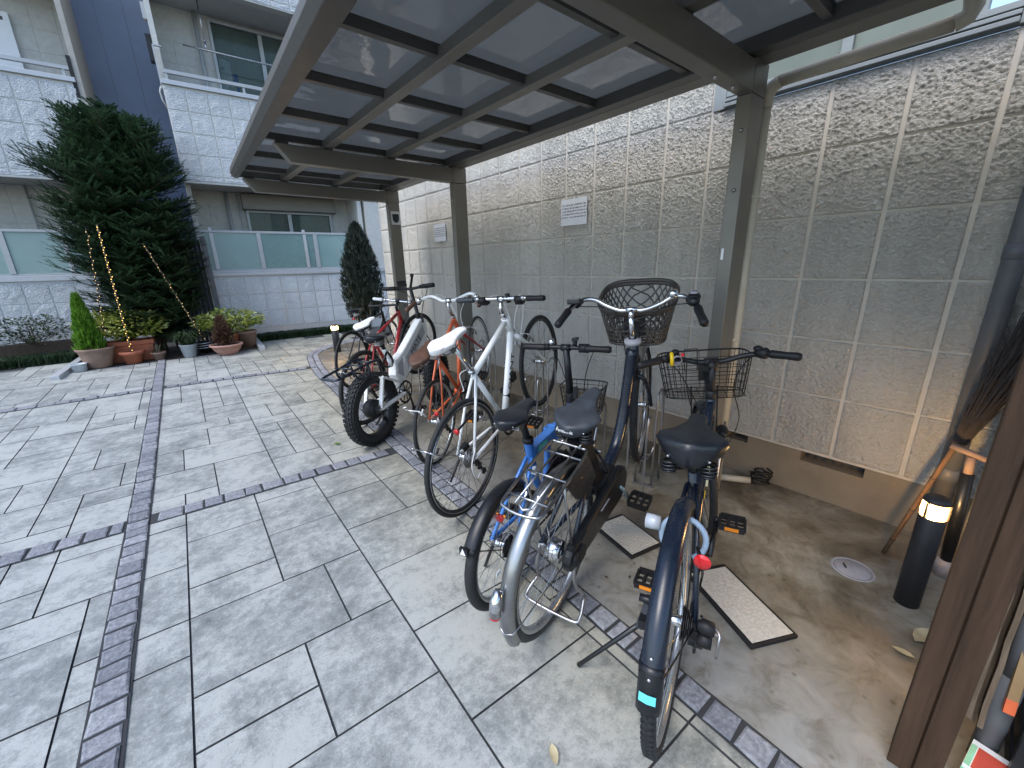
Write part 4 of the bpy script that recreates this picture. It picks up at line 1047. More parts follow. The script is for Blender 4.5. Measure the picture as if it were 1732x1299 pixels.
# cypress beyond the bay
t = thing('cypress', 'dark columnar cypress at the far end of the bicycle bay', 'tree', (2.86, 7.9, gz(7.9)))
b = MB(); rnd = random.Random(5)
for i in range(5200):
    z = .34 + 1.68 * rnd.random() ** .9; f = (z - .34) / 1.68; rr = .40 * math.sin(PI * min(1, (f * .86 + .14))) ** .6 * (1.02 - .35 * f)
    a = rnd.uniform(0, 2 * PI); r = rr * rnd.uniform(.35, 1.05)
    if noise.noise((math.cos(a) * 2.4, math.sin(a) * 2.4, z * 1.2)) < -.15 and rnd.random() < .6: continue
    o = Vector((math.cos(a) * r, math.sin(a) * r, z)); d = Vector((math.cos(a) * .22 + rnd.uniform(-.2, .2), math.sin(a) * .22 + rnd.uniform(-.2, .2), 1)).normalized()
    s = d.orthogonal().normalized(); s = Matrix.Rotation(rnd.uniform(0, 6.28), 3, d) @ s; L = rnd.uniform(.07, .15)
    for q in (-.45, 0, .45):
        e = (d + s * q).normalized() * L * (1 - abs(q) * .5); w = s * .006
        b.add([o - w, o + w, o + e * .6 + w, o + e, o + e * .6 - w], [(0, 1, 2, 3, 4)])
b.build('crown', M['cypress'], t)
b = MB(); stems(b, (0, 0, 0), 60, 1.5, .34, 71); b.tube([(0, 0, -.02), (0, 0, .7)], [.03, .02], 8); b.build('trunk', M['bark'], t)
# ------------------------------------------------------------------ bicycles
def V(*a): return Vector(a)
class Bike:
    def __init__(s, name, label, pos, yaw, pitch, lean, r, group='bicycles parked in the bay'):
        yaw, pitch, lean = R(yaw), R(pitch), R(lean); s.r = r
        Rz = Matrix.Rotation(yaw, 3, 'Z'); Ry = Matrix.Rotation(-pitch, 3, 'Y'); Rx = Matrix.Rotation(lean, 3, 'X')
        ax = V(pos[0], pos[1], gz(pos[1]) + .006 * (pos[0] > 1.1)) + Rz @ Rx @ V(0, 0, r)
        o = ax - (Rz @ Ry @ Rx) @ V(0, 0, r)
        s.root = thing(name, label, 'bicycle', o, (lean, -pitch, yaw), group); s.S = None
    def steer(s, top, bot, ang):
        """everything in front turns about the head tube"""
        ax = (Vector(top) - Vector(bot)).normalized(); b = Vector(bot)
        s.S = Matrix.Translation(b) @ Matrix.Rotation(R(ang), 4, ax) @ Matrix.Translation(-b)
    def mb(s, front=False):
        m = MB(); m.T = s.S if front else None; return m
    def wheel(s, name, c, Rr, tw, rim_d=.018, rim_mat=None, n=28, front=False, hub=(.022, .018), tyre=None, flange=.028, spoke_mat=None, rw=None):
        c = Vector(c); rm = s.mb(front); rw = rw or tw * .72; ro = Rr - tw * .80; ri = ro - rim_d
        rm.lathe([(ro, -rw / 2), (ro + .004, -rw / 2), (ro + .004, -rw / 2 + .003), (ro - .003, 0), (ro + .004, rw / 2 - .003), (ro + .004, rw / 2), (ro, rw / 2), (ri + .004, rw / 2 * .8), (ri, 0), (ri + .004, -rw / 2 * .8)], c, 'y', 56, True, True)
        rim = rm.build(name, rim_mat or M['rim'], s.root)
        t = s.mb(front); N = 72; pr = [(ro - .001 + 0, -rw / 2 * .95)]
        for k in range(11):
            a = -.72 * PI + 1.44 * PI * k / 10; pr.append((Rr - tw / 2 + math.cos(a) * tw / 2, math.sin(a) * tw / 2))
        pr.append((ro - .001, rw / 2 * .95)); t.lathe(pr, c, 'y', N); t.build('tyre', tyre or M['rubber'], rim)
        sp = s.mb(front); hr, hw = hub
        for i in range(n):
            a = 2 * PI * i / n; side = 1 if i % 2 else -1; off = .62 * (1 if (i // 2) % 2 else -1) if hr < .04 else .25 * (1 if (i // 2) % 2 else -1)
            p = c + V(math.cos(a + off) * (hr + .004), side * flange, math.sin(a + off) * (hr + .004)); q = c + V(math.cos(a) * (ri + .003), side * .003, math.sin(a) * (ri + .003))
            sp.tube([p, q], .0011, 4, caps=False)
        sp.build('spokes', spoke_mat or M['spoke'], rim)
        h = s.mb(front); h.lathe([(.004, -.055), (.010, -.05), (.010, -flange - .004), (hr, -flange - .003), (hr, -flange + .002), (hw, -flange + .006), (hw * .85, 0), (hw, flange - .006), (hr, flange - .002), (hr, flange + .003), (.010, flange + .004), (.010, .05), (.004, .055)], c, 'y', 20)
        h.lathe([(0, -.068), (.0075, -.066), (.0075, -.055), (.004, -.054)], c, 'y', 8); h.lathe([(.004, .054), (.0075, .055), (.0075, .066), (0, .068)], c, 'y', 8)
        h.build('hub', M['chrome'] if hr < .04 else M['blackm'], rim)
        return rim
    def tubes(s, name, segs, mat, front=False, parent=None, n=12, bevel=0):
        m = s.mb(front)
        for pts, r in segs: m.tube(pts, r, n)
        return m.build(name, mat, parent or s.root)
    def fender(s, name, c, Rr, w, a0, a1, mat, front=False, stay=None, depth=.022, n=40, tail=0.):
        """curved mudguard from angle a0 to a1 (degrees, from straight ahead, over the top)"""
        c = Vector(c); m = s.mb(front); rings = []
        for i in range(n + 1):
            a = R(a0 + (a1 - a0) * i / n); ring = []; rr = Rr + (tail * max(0, (i / n - .85)) if tail else 0)
            pr = [(-w / 2, -depth), (-w / 2 * .92, -depth * .45), (-w / 2 * .6, -.004), (0, .003), (w / 2 * .6, -.004), (w / 2 * .92, -depth * .45), (w / 2, -depth)]
            for y, q in pr: ring.append(c + V(math.cos(a) * (rr + q), y, math.sin(a) * (rr + q)))
            for y, q in pr[::-1]: ring.append(c + V(math.cos(a) * (rr + q - .0025), y * .95, math.sin(a) * (rr + q - .0025)))
            rings.append(ring)
        m.loft(rings, True, True); f = m.build(name, mat, s.root)
        if stay:
            m = s.mb(front)
            for a in stay:
                a = R(a); 
                for sg in (-1, 1):
                    m.tube([c + V(0, sg * .062, 0), c + V(math.cos(a) * (Rr - .05), sg * w * .58, math.sin(a) * (Rr - .05)), c + V(math.cos(a) * (Rr - .008), sg * w * .45, math.sin(a) * (Rr - .008)), c + V(math.cos(a) * (Rr + .0035), 0, math.sin(a) * (Rr + .0035))], .0024, 6)
            m.build('fender_stay', M['steel'] if mat in (M['chrome'], M['dullchrome']) else M['black'], f)
        return f
    def saddle(s, c, L, W, mat, tilt=0., nose=.035, skirt=.05, springs=True, post_mat=None):
        """c = middle of the top; length along x; wide at the rear"""
        c = Vector(c); m = s.mb(); rings = []; K = 16
        for i in range(17):
            t = i / 16; x = -L * .46 + L * t
            w = W / 2 * (math.sin(PI * min(1, (t + .14) / .62) * .5) if t < .34 else 1 - (1 - nose * 2 / W) * (1 - (1 - min(1, (t - .34) / .5)) ** 2.0) if t < .84 else nose * 2 / W)
            if t < .12: w *= math.sqrt(max(.08, t / .12))
            if t > .93: w *= math.sqrt(max(.1, 1 - ((t - .93) / .07) ** 2 * .9))
            w = max(w, .008); h = .012 * math.sin(PI * t) - .010 * (1 - abs(2 * t - 1)) + tilt * (t - .5); sk = skirt * (1.0 if t < .5 else 1 - .35 * (t - .5) * 2)
            if t < .06 or t > .96: sk *= .75
            ring = []
            for k in range(K):
                a = 2 * PI * k / K; y = math.cos(a); z = math.sin(a)
                zz = (abs(z) ** .75) * (sk * .32) if z > 0 else -(abs(z) ** .55) * (sk * .68)
                yy = w * (abs(y) ** .7) * (1 if y > 0 else -1) * (1 if z > -.2 else .90)
                ring.append(c + V(x, yy, h + zz - sk * .32))
            rings.append(ring)
        m.loft(rings, True, True); sd = m.build('saddle', mat, s.root)
        m = s.mb()
        for sg in (-1, 1):
            m.tube(smooth_pts([c + V(L * .38, sg * .008, -skirt * .8), c + V(L * .15, sg * .02, -skirt - .022), c + V(-L * .12, sg * .022, -skirt - .022), c + V(-L * .36, sg * W * .26, -skirt * .7)], 4), .0036, 6)
        m.box(c + V(0, 0, -skirt - .024), (.04, .055, .022))
        m.build('saddle_rail', M['steel'], sd)
        if springs:
            for sg in (-1, 1):
                m = s.mb(); q = c + V(-L * .26, sg * W * .24, -skirt - .030)
                m.tube([q + V(math.cos(a) * .022, math.sin(a) * .022, .036 * a / (6 * PI)) for a in [k * .5 for k in range(38)]], .0046, 5); m.lathe([(.0, -.006), (.024, -.004), (.024, .0), (0, .002)], q, 'z', 12)
                m.build('spring', M['black'], sd)
            m = s.mb(); m.tube([c + V(-L * .26, -W * .24, -skirt - .033), c + V(-.02, -.02, -skirt - .045), c + V(.03, 0, -skirt - .03)], .005, 6); m.tube([c + V(-L * .26, W * .24, -skirt - .033), c + V(-.02, .02, -skirt - .045), c + V(.03, 0, -skirt - .03)], .005, 6); m.build('spring_carrier', M['blackm'], sd)
        return sd
    def crank(s, bb, rr=.09, ang=0., arm=.17, mat=None, ring_mat=None, spider=5, pedals=True, side=True, pedal_mat=None, q=.062, disc=False, amber=True):
        bb = Vector(bb); m = s.mb(); y0 = -.048
        m.lathe([(rr - .012, y0 - .0015), (rr, y0 - .0015), (rr + .003, y0), (rr, y0 + .0015), (rr - .012, y0 + .0015)], bb, 'y', 44, False, True)
        for k in range(44):
            a = 2 * PI * k / 44; m.box(bb + V(math.cos(a) * (rr + .004), y0, math.sin(a) * (rr + .004)), (.007, .0025, .006), Matrix.Rotation(-a, 3, 'Y'))
        for k in range(spider):
            a = 2 * PI * k / spider + ang; m.bar(bb + V(math.cos(a) * .015, y0, math.sin(a) * .015), bb + V(math.cos(a) * (rr - .006), y0, math.sin(a) * (rr - .006)), .012 if spider < 7 else .008, .004, (0, 1, 0))
        m.lathe([(0, y0 - .01), (.02, y0 - .008), (.02, .045), (0, .047)], bb, 'y', 16)
        cr = m.build('crankset', ring_mat or M['steel'], s.root)
        for sg in (-1, 1):
            a = ang + (0 if sg < 0 else PI); e = bb + V(math.cos(a) * arm, sg * (q + .012), math.sin(a) * arm); m = s.mb()
            m.tube([bb + V(0, sg * q, 0), bb.lerp(e, .5) + V(0, sg * (q * .5 + .004), 0), e], [.014, .010, .012], 8, flat=.7); m.lathe([(0, -.008), (.014, -.007), (.014, .007), (0, .008)], e, 'y', 12)
            m.build('crank_arm', mat or M['steel'], cr)
            if pedals:
                p = e + V(0, sg * .058, 0); m = s.mb(); m.tube([e, p + V(0, sg * .05, 0)], .006, 8)
                for dx in (-.042, .042): m.box(p + V(dx, 0, 0), (.014, .092, .024))
                for dy in (-.046, -.015, .015, .046): m.box(p + V(0, dy, 0), (.075, .010, .020))
                pd = m.build('pedal', pedal_mat or M['blackm'], s.root)
                if amber:
                    m = s.mb()
                    for dx in (-.0502, .0502): m.box(p + V(dx, 0, 0), (.003, .05, .014))
                    m.build('pedal_reflector', M['amber'], pd)
        return cr
    def chain(s, bb, ax, r0, r1, y=-.048, mat=None):
        bb, ax = Vector(bb), Vector(ax); m = s.mb(); d = ax - bb
        for sg in (1, -1):
            a = bb + V(0, y, sg * r0); b = ax + V(0, y, sg * r1); n = int((b - a).length / .0127)
            for i in range(n):
                p, q = a.lerp(b, i / n), a.lerp(b, (i + .86) / n); m.bar(p, q, .0065 if i % 2 else .0045, .0075, (0, 1, 0))
        return m.build('chain', mat or M['steel'], s.root)
    def cassette(s, ax, r=.05, r0=.024, n=7, y=-.043, mat=None, wheel=None):
        m = s.mb(); ax = Vector(ax)
        for k in range(n):
            rr = r + (r0 - r) * k / max(1, n - 1); yy = y + .016 - k * .005; N = int(rr * 240); pr = []
            poly = []
            for i in range(N * 2): a = PI * i / N; q = rr + (.003 if i % 2 else 0); poly.append((ax.x + math.cos(a) * q, ax.z + math.sin(a) * q))
            m.prism(poly, yy - .001, yy + .001)
        m.lathe([(0, y - .022), (.014, y - .02), (.014, y + .02)], ax, 'y', 14)
        return m.build('cassette', mat or M['steel'], s.root)
    def derailleur(s, ax, mat=None, drop=.13):
        ax = Vector(ax); m = s.mb(); a = ax + V(.005, -.062, -.012); b = ax + V(.012, -.066, -.055); c = ax + V(.045, -.062, -drop)
        m.bar(a, b, .02, .024, (0, 1, 0)); m.bar(b + V(-.004, 0, .01), b + V(.02, .012, -.012), .028, .03, (0, 1, 0))
        for y in (-.008, .004): m.bar(b + V(0, y, 0), c + V(0, y, 0), .0022, .03, (0, 1, 0))
        for p in (b + V(.004, 0, -.012), c):
            m.lathe([(.004, -.006), (.016, -.006), (.021, -.002), (.021, 0), (.016, .003), (.004, .003)], p, 'y', 14)
        return m.build('derailleur', mat or M['blackm'], s.root)
    def grips(s, bar, ends, mat, r=.0155, L=.12):
        for e, d in ends:
            e, d = Vector(e), Vector(d).normalized(); m = s.mb(True); m.tube([e - d * L, e - d * L * .93, e - d * L * .5, e - d * .01, e], [r * .95, r * 1.08, r * .95, r * 1.05, r * .8], 12); m.build('grip', mat, bar)
    def lever(s, bar, p, d, fwd, L=.11, mat=None):
        """brake lever and clamp on the bar"""
        p, d, fwd = Vector(p), Vector(d).normalized(), Vector(fwd).normalized(); m = s.mb(True)
        m.tube([p - d * .014, p + d * .014], .0175, 10); q = p + fwd * .024 + V(0, 0, -.008); m.tube([p, q], [.011, .009], 8)
        m.tube([q - d * .01, q + d * L * .4 + fwd * .016, q + d * L + fwd * .008], [.006, .0052, .0045], 8, flat=1.3); m.build('brake_lever', mat or M['blackm'], bar)
    def cable(s, pts, mat=None, r=.0024, front=True, name='cable'):
        m = s.mb(front); m.tube(smooth_pts(pts, 5), r, 6); return m.build(name, mat or M['black'], s.root)
    def rim_brake(s, c, Rr, ang, mat=None, front=False, rear=True):
        c = Vector(c); a = R(ang); m = s.mb(front); u = V(math.cos(a), 0, math.sin(a)); t = V(-u.z, 0, u.x)
        o = t * (.03 if rear else -.03)
        for sg in (-1, 1):
            b = c + u * (Rr - .085) + V(0, sg * .034, 0) + o; m.tube([b, b + u * .05 + V(0, sg * .008, 0), b + u * .105 + V(0, -sg * .004, 0)], [.008, .006, .005], 8); m.box(c + u * (Rr - .045) + V(0, sg * .022, 0) + o * .5, (.045, .009, .010), Matrix.Rotation(PI / 2 - a, 3, 'Y'))
        m.tube([c + u * (Rr + .02) + V(0, -.03, 0) + o, c + u * (Rr + .022) + V(0, .05, 0) + o], .0032, 6); m.tube(bez(c + u * (Rr + .02) + V(0, .04, 0) + o, c + u * (Rr + .04) + V(0, .075, 0) + o, c + u * (Rr + .075) + V(0, .06, 0) + o, c + u * (Rr + .09) + V(0, .02, 0) + o, 6), .0036, 6)
        return m.build('rim_brake', mat or M['chrome'], s.root)
    def kickstand(s, a, b, mat=None, r=.008, plate=True):
        m = s.mb(); a, b = Vector(a), Vector(b); m.tube([a, a.lerp(b, .94), b], [r * 1.25, r, r * 1.3], 8)
        if plate: m.box(a, (.05, .035, .03))
        return m.build('kickstand', mat or M['blackm'], s.root)
    def carrier(s, zt, x0, x1, w, ax, mat, r=.0052, bars=3, name='rear_carrier'):
        m = s.mb(); h = w / 2; loop = []
        cor = [(x1, -h), (x1, h), (x0, h), (x0, -h)]
        m.tube(smooth_pts([(x1, -h * .6, zt), (x1, h * .6, zt), (x1 - .03, h, zt), (x0 + .05, h, zt), (x0, h * .6, zt), (x0, -h * .6, zt), (x0 + .05, -h, zt), (x1 - .03, -h, zt), (x1, -h * .6, zt)], 4), r, 8)
        for k in range(bars): x = x0 + (x1 - x0) * (k + .5) / bars; m.tube([(x, -h, zt), (x, h, zt)], r * .8, 8)
        for sg in (-1, 1): m.tube([(x0 + (x1 - x0) * .45, sg * h, zt), (ax[0] + .01, sg * .068, ax[2] + .03)], r * .9, 8); m.tube([(x1, sg * h * .5, zt), (x1 + .06, sg * .03, zt + .0)], r * .8, 8); m.tube([(x0 + .03, sg * h * .4, zt), (x1, sg * h * .4, zt)], r * .75, 8)
        return m.build(name, mat, s.root)
    def wire_basket(s, c, top, bot, h, mat, nx=7, ny=5, nz=5, r=.0017, front=True, name='basket', tilt=0., rnd=.28):
        """open wire basket: c = middle of the rim; top / bot = (length x, width y)"""
        c = Vector(c); m = s.mb(front)
        def ring(f, k=32):
            lx, ly = [top[i] / 2 + (bot[i] / 2 - top[i] / 2) * f for i in (0, 1)]; out = []
            for i in range(k):
                a = 2 * PI * i / k; ca, sa = math.cos(a), math.sin(a); e = .45
                out.append(c + V(lx * abs(ca) ** e * (1 if ca > 0 else -1), ly * abs(sa) ** e * (1 if sa > 0 else -1), -h * f + tilt * (lx * ca)))
            return out
        m.tube(ring(0, 48), r * 2.6, 6, True)
        for j in range(1, nz + 1): m.tube(ring(j / nz, 40), r * (1.5 if j == nz else 1), 4, True)
        K = (nx + ny) * 4; A_, B_ = ring(0, K), ring(1, K)
        for i in range(0, K, 2): m.tube([A_[i], B_[i]], r, 4)
        lx, ly = bot[0] / 2, bot[1] / 2
        for i in range(1, nx): x = -lx + 2 * lx * i / nx; m.tube([c + V(x, -ly, -h), c + V(x, ly, -h)], r, 4)
        for i in range(1, ny + 2): y = -ly + 2 * ly * i / (ny + 2); m.tube([c + V(-lx, y, -h), c + V(lx, y, -h)], r, 4)
        return m.build(name, mat, s.root)
    def frame_text(s, body, size, mat, o, x, y, parent, ext=.0006, sx=1.): return text_part('lettering', body, size, mat, parent, frame_mtx(o, x, y), ext, None, 'CENTER', sx)

def diamond(b, P, mat, rt=(.0145, .017, .0150, .0085, .0075), fork_mat=None, fork_r=.012, dropout=.058, straight=True):
    """a diamond frame through named points, and its fork"""
    ax, fx, bb, sc, ht, hb = [Vector(P[k]) for k in ('ax', 'fx', 'bb', 'sc', 'ht', 'hb')]
    d = (ht - hb).normalized()
    seg = [([hb - d * .008, ht + d * .008], rt[1] * 1.12), ([sc - (ht - sc).normalized() * .004, ht - d * .014], rt[0]), ([bb, hb + d * .018], rt[1]), ([bb, sc + (sc - bb).normalized() * .025], rt[2])]
    for sg in (-1, 1):
        seg.append(([bb + V(-.02, sg * .018, 0), bb.lerp(ax, .35) + V(0, sg * .034, 0), ax + V(0, sg * dropout, 0)], rt[3])); seg.append(([sc + V(0, sg * .012, -.012), sc.lerp(ax, .4) + V(0, sg * .036, 0), ax + V(0, sg * dropout, 0)], rt[4]))
    f = b.tubes('frame', seg, mat); m = b.mb(); m.lathe([(0, -.037), (.022, -.036), (.022, .036), (0, .037)], bb, 'y', 18); m.build('bottom_bracket', mat, f)
    m = b.mb(True); cr = hb - d * .035; m.tube([hb - d * .005, cr], rt[1] * 1.15, 12)
    for sg in (-1, 1): m.tube(smooth_pts([cr + V(0, 0, .004), cr + V(.0, sg * .036, -.012), cr.lerp(fx, .45) + V(0, sg * .050, 0) + (V(0, 0, 0) if straight else V(-.012, 0, 0)), fx + V(0, sg * .052, 0)], 5), [fork_r * 1.2] * 6 + [fork_r] * 5 + [fork_r * .7] * 6, 10)
    m.build('fork', fork_mat or mat, b.root)
    return f

# ---- 1  nearest: navy black city bicycle with wire basket
def black_city():
    r = .345
    b = Bike('bicycle', 'nearest bicycle, navy black with full mudguard, aqua rear sticker and wide wire basket', (1.0, .455), 20.3, 0, -2.2, r)
    ax, fx, bb = V(0, 0, r), V(1.10, 0, .335), V(.45, 0, .275); st, hb, ht = V(.305, 0, .70), V(.905, 0, .635), V(.855, 0, .80)
    b.steer(ht, hb, 14)
    b.wheel('rear_wheel', ax, r, .036, .022, n=32); b.wheel('front_wheel', fx, .335, .036, .022, n=28, front=True)
    m = b.mb()
    for k in range(96):          # raised tread blocks of the rear tyre
        a = 2 * PI * k / 96
        for sg in (-1, 1):
            m.box(ax + V(math.cos(a + sg * .008) * (r - .0012), sg * .0065, math.sin(a + sg * .008) * (r - .0012)), (.004, .0115, .013), Matrix.Rotation(-a, 3, 'Y') @ Matrix.Rotation(sg * .5, 3, 'X'))
            m.box(ax + V(math.cos(a) * (r - .0062), sg * .0138, math.sin(a) * (r - .0062)), (.005, .005, .012), Matrix.Rotation(-a, 3, 'Y') @ Matrix.Rotation(sg * .6, 3, 'Z'))
    o_ = m.build('tyre_tread', M['rubber'], [c for c in b.root.children if c.name.startswith('rear_wheel')][0])
    sd = (st - bb).normalized()
    seg = [([hb - (ht - hb).normalized() * .01, ht + (ht - hb).normalized() * .01], .020), (smooth_pts([hb + V(-.004, 0, .03), V(.72, 0, .50), V(.56, 0, .37), bb], 5), .021), (smooth_pts([ht + V(.0, 0, -.02), V(.72, 0, .66), V(.50, 0, .53), bb.lerp(st, .5)], 5), .0175), ([bb, st], .017)]
    for sg in (-1, 1): seg += [([bb, bb.lerp(ax, .35) + V(0, sg * .036, 0), ax + V(0, sg * .062, 0)], .010), ([st + V(0, sg * .014, -.05), st.lerp(ax, .45) + V(0, sg * .038, 0), ax + V(0, sg * .062, 0)], .0085)]
    fr = b.tubes('frame', seg, M['navy'])
    m = b.mb(); m.lathe([(0, -.04), (.023, -.039), (.023, .039), (0, .04)], bb, 'y', 16); m.build('bottom_bracket', M['navy'], fr)
    m = b.mb(); m.bar(V(.80, -.0205, .585), V(.66, -.0212, .462), .0016, .013, (0, 1, 0)); m.bar(V(.80, .0205, .585), V(.66, .0212, .462), .0016, .013, (0, 1, 0)); m.build('stripe', plain('pale_gold_stripe', (.55, .53, .30), .4), fr)
    m = b.mb(); m.box(V(.63, -.0205, .435), (.035, .002, .018), Matrix.Rotation(R(-40), 3, 'Y')); m.build('yellow_label', M['yellow'], fr)
    m = b.mb(True)
    for sg in (-1, 1): m.tube(smooth_pts([hb + V(.01, 0, -.02), hb + V(.02, sg * .035, -.05), V(1.03, sg * .05, .47), fx + V(0, sg * .053, 0)], 5), .0115, 10)
    m.build('fork', M['navy'], b.root)
    # rear mudguard: glossy, in two pieces, with a sticker
    f = b.fender('rear_mudguard', ax, r + .024, .056, 62, 160, M['navy'], stay=(157,), depth=.03)
    b.fender('mudguard_tip', ax, r + .0265, .058, 154, 171, M['black'], depth=.030, n=8)
    m = b.mb(); a0 = R(193.5)
    pts = []
    for da in (-1.6, 1.6):
        a = R(164.5 + da); 
        for y in (-.019, -.0095, 0, .0095, .019): pts.append(V(math.cos(a) * (r + .0305 - abs(y) * .17), y, r + math.sin(a) * (r + .0305 - abs(y) * .17)))
    m.add(pts, [(i, i + 1, i + 6, i + 5) for i in range(4)], True); m.build('reflective_sticker', M['aqua'], f)
    for a in (151, 158):
        m = b.mb()
        q = V(math.cos(R(a)) * (r + .0275), 0, r + math.sin(R(a)) * (r + .0275)); m.ball(q, .0048, 6); m.build('screw', M['steel'], f)
    b.fender('front_mudguard', fx, .362, .054, -10, 112, M['navy'], True, stay=(60,), depth=.025)
    # lock ring and dress on the rear wheel
    m = b.mb(); m.tube([V(.05 + math.cos(a) * .01, math.sin(a) * .062 - .01, r + .26 + math.cos(a) * .062) for a in [R(-150 + k * 15) for k in range(21)]], .0085, 10); m.build('ring_lock', plain('pale_blue_lock', (.22, .30, .40), .35), b.root)
    m = b.mb(); m.lathe([(0, -.02), (.021, -.018), (.023, 0), (.023, .024), (0, .026)], V(.055, .075, r + .285), 'y', 14); m.build('rear_lamp', plain('clear_lamp', (.35, .38, .42), .2), b.root)
    m = b.mb(); m.lathe([(0, .001), (.006, .001), (.0215, .0015), (.0225, .004), (.0215, .008), (0, .009)], V(-.008 - .05, -.072, r + .27), 'x', 20); 
    m2 = b.mb(); m2.bar(V(.03, -.05, r + .25), V(-.05, -.072, r + .27), .008, .01); m2.build('reflector_arm', M['black'], m.build('round_reflector', M['redlens'], b.root))
    # drivetrain
    b.cassette(ax, .048, .026, 6, -.046, M['blackm']); b.derailleur(ax, M['black'], .12); b.crank(bb, .085, R(28), .165, M['black'], M['black'], 5); b.chain(bb, ax, .085, .042, -.048, M['blackm'])
    m = b.mb(); m.tube(smooth_pts([ax + V(.03, -.075, .02), ax + V(-.01, -.125, .018), ax + V(-.028, -.128, -.005), ax + V(-.03, -.126, -.055)], 5), .0042, 8); m.tube([ax + V(0, -.07, 0), ax + V(-.005, -.125, 0)], .004, 8); m.build('derailleur_guard', M['steel'], b.root)
    m = b.mb(); 
    for x in (-.006,): m.lathe([(0, -.118), (.02, -.116), (.022, -.085), (.014, -.07)], ax + V(0, 0, .012), 'y', 14); m.lathe([(0, -.112), (.022, -.11), (.024, -.08), (.01, -.07)], ax + V(.0, 0, -.035), 'y', 14)
    m.build('axle_cap', M['blackm'], b.root)
    m = b.mb(); m.lathe([(.05, .0), (.052, .006), (.052, -.001)], ax + V(0, .018, 0), 'y', 24); m.build('spoke_guard', plain('yellowed_plastic', (.36, .31, .2), .5), b.root)
    k = b.kickstand(ax + V(-.02, .075, -.02), V(-.02, .30, .022), M['black'], .0075)
    m = b.mb(); m.bar(ax + V(.03, .07, .03), ax + V(-.03, .09, -.05), .02, .03); m.tube([ax + V(.0, .05, .04), ax + V(-.005, .10, .045)], .012, 8); m.build('stand_bracket', M['black'], k)
    # saddle, post
    b.tubes('seat_post', [([bb.lerp(st, .8), st + sd * .12], .0135)], M['black'])
    sdl = b.saddle(V(.235, 0, .882), .27, .235, M['saddle'], .012, .03, .088)
    # bars
    m = b.mb(True); top = ht + (ht - hb).normalized() * .165
    m.tube([ht, top], .0135, 12); m.lathe([(.019, -.02), (.023, -.015), (.023, .01), (.016, .02)], ht + V(-.005, 0, .02), 'z', 14); cl = top + V(.03, 0, .012); m.tube([top + V(-.012, 0, -.004), cl], .018, 12); m.tube([cl - V(0, .028, 0), cl + V(0, .028, 0)], .0185, 12); m.build('stem', M['blackm'], b.root)
    L1 = [cl + V(0, 0, 0), cl + V(.0, .06, .004), cl + V(-.008, .13, .022), cl + V(-.04, .21, .03), cl + V(-.10, .305, .022)]
    m = b.mb(True); m.tube(smooth_pts(L1[::-1] + [V(p.x, -p.y, p.z) for p in L1[1:]], 5), .0115, 12); bar = m.build('handlebar', M['black'], b.root)
    for sg in (1, -1):
        e = cl + V(-.10, sg * .305, .022); d = V(-.06, sg * .095, -.008); b.grips(bar, [(e, d)], M['blackm'], .0165, .11)
        p = e - d.normalized() * .135; b.lever(bar, p, d, (1, sg * .5, -.1), .11); m = b.mb(True); q = e - d.normalized() * (.115 if sg < 0 else .15)
        m.tube([q - d.normalized() * .05, q - d.normalized() * .01, q + d.normalized() * .0], [.019, .025, .018], 12); m.ball(q - d.normalized() * .04 + V(.0, 0, .018), .018, 8, (1.2, 1, .7)); m.build('shifter' if sg < 0 else 'control_knob', M['blackm'], bar)
    q = cl + V(-.012, .15, .028); m = b.mb(True); m.tube([q + V(math.cos(a) * .02 - .01, .012, math.sin(a) * .024) for a in [k * PI / 10 for k in range(20)]], .0085, 8, True); yb = m.build('yellow_clamp', M['yellow'], bar)
    m = b.mb(True); m.lathe([(0, .03), (.015, .028), (.02, .012), (.021, 0), (.017, -.008)], q + V(-.028, -.01, -.004), 'x', 14); m.build('bell', M['lid'], yb); m = b.mb(True); m.box(q + V(-.012, -.032, .018), (.02, .012, .012)); m.build('orange_tab', M['redlens'], yb)
    m = b.mb(True); q = cl + V(-.02, .085, .04)
    for s_ in (-1, 1): m.tube([q + V(.0, s_ * .026, -.07), q + V(-.008, s_ * .026, .028)], .0022, 6)
    m.tube([q + V(-.008, -.026, .028), q + V(-.008, .026, .028)], .0022, 6); m.tube([q + V(0, -.026, -.07), q + V(0, .026, -.07)], .0022, 6); m.build('phone_holder', M['black'], bar)
    b.wire_basket(V(1.115, 0, .945), (.26, .42), (.20, .36), .195, M['black'], 7, 7, 5, .0017)
    m = b.mb(True)
    for sg in (-1, 1): m.tube([V(1.06, sg * .06, .80), fx + V(0, sg * .056, 0)], .004, 6)
    m.bar(ht + V(.02, 0, .03), V(1.0, 0, .90), .03, .01); m.box(V(.985, 0, .90), (.012, .07, .10)); m.build('basket_bracket', M['blackm'], b.root)
    m = b.mb(True); m.lathe([(0, -.055), (.014, -.05), (.027, -.01), (.031, .025), (.026, .032), (0, .034)], V(1.075, -.085, .55), 'x', 16); m.tube([V(1.06, -.085, .55), V(1.04, -.06, .53), V(1.02, -.05, .5)], .006, 6); m.build('headlamp', M['black'], b.root)
    e = cl + V(-.06, -.24, .03); b.cable([e, cl + V(.06, -.17, .0), V(1.0, -.12, .82), V(1.03, -.15, .64), V(1.02, -.10, .50), V(.98, -.06, .42)])
    b.cable([cl + V(-.06, .24, .03), cl + V(.05, .15, -.02), V(.95, .05, .75), hb + V(.02, .02, 0)]); b.cable([cl + V(-.02, .10, .02), cl + V(-.0, .10, -.12), V(.86, .05, .62), V(.74, .025, .49)])
black_city()

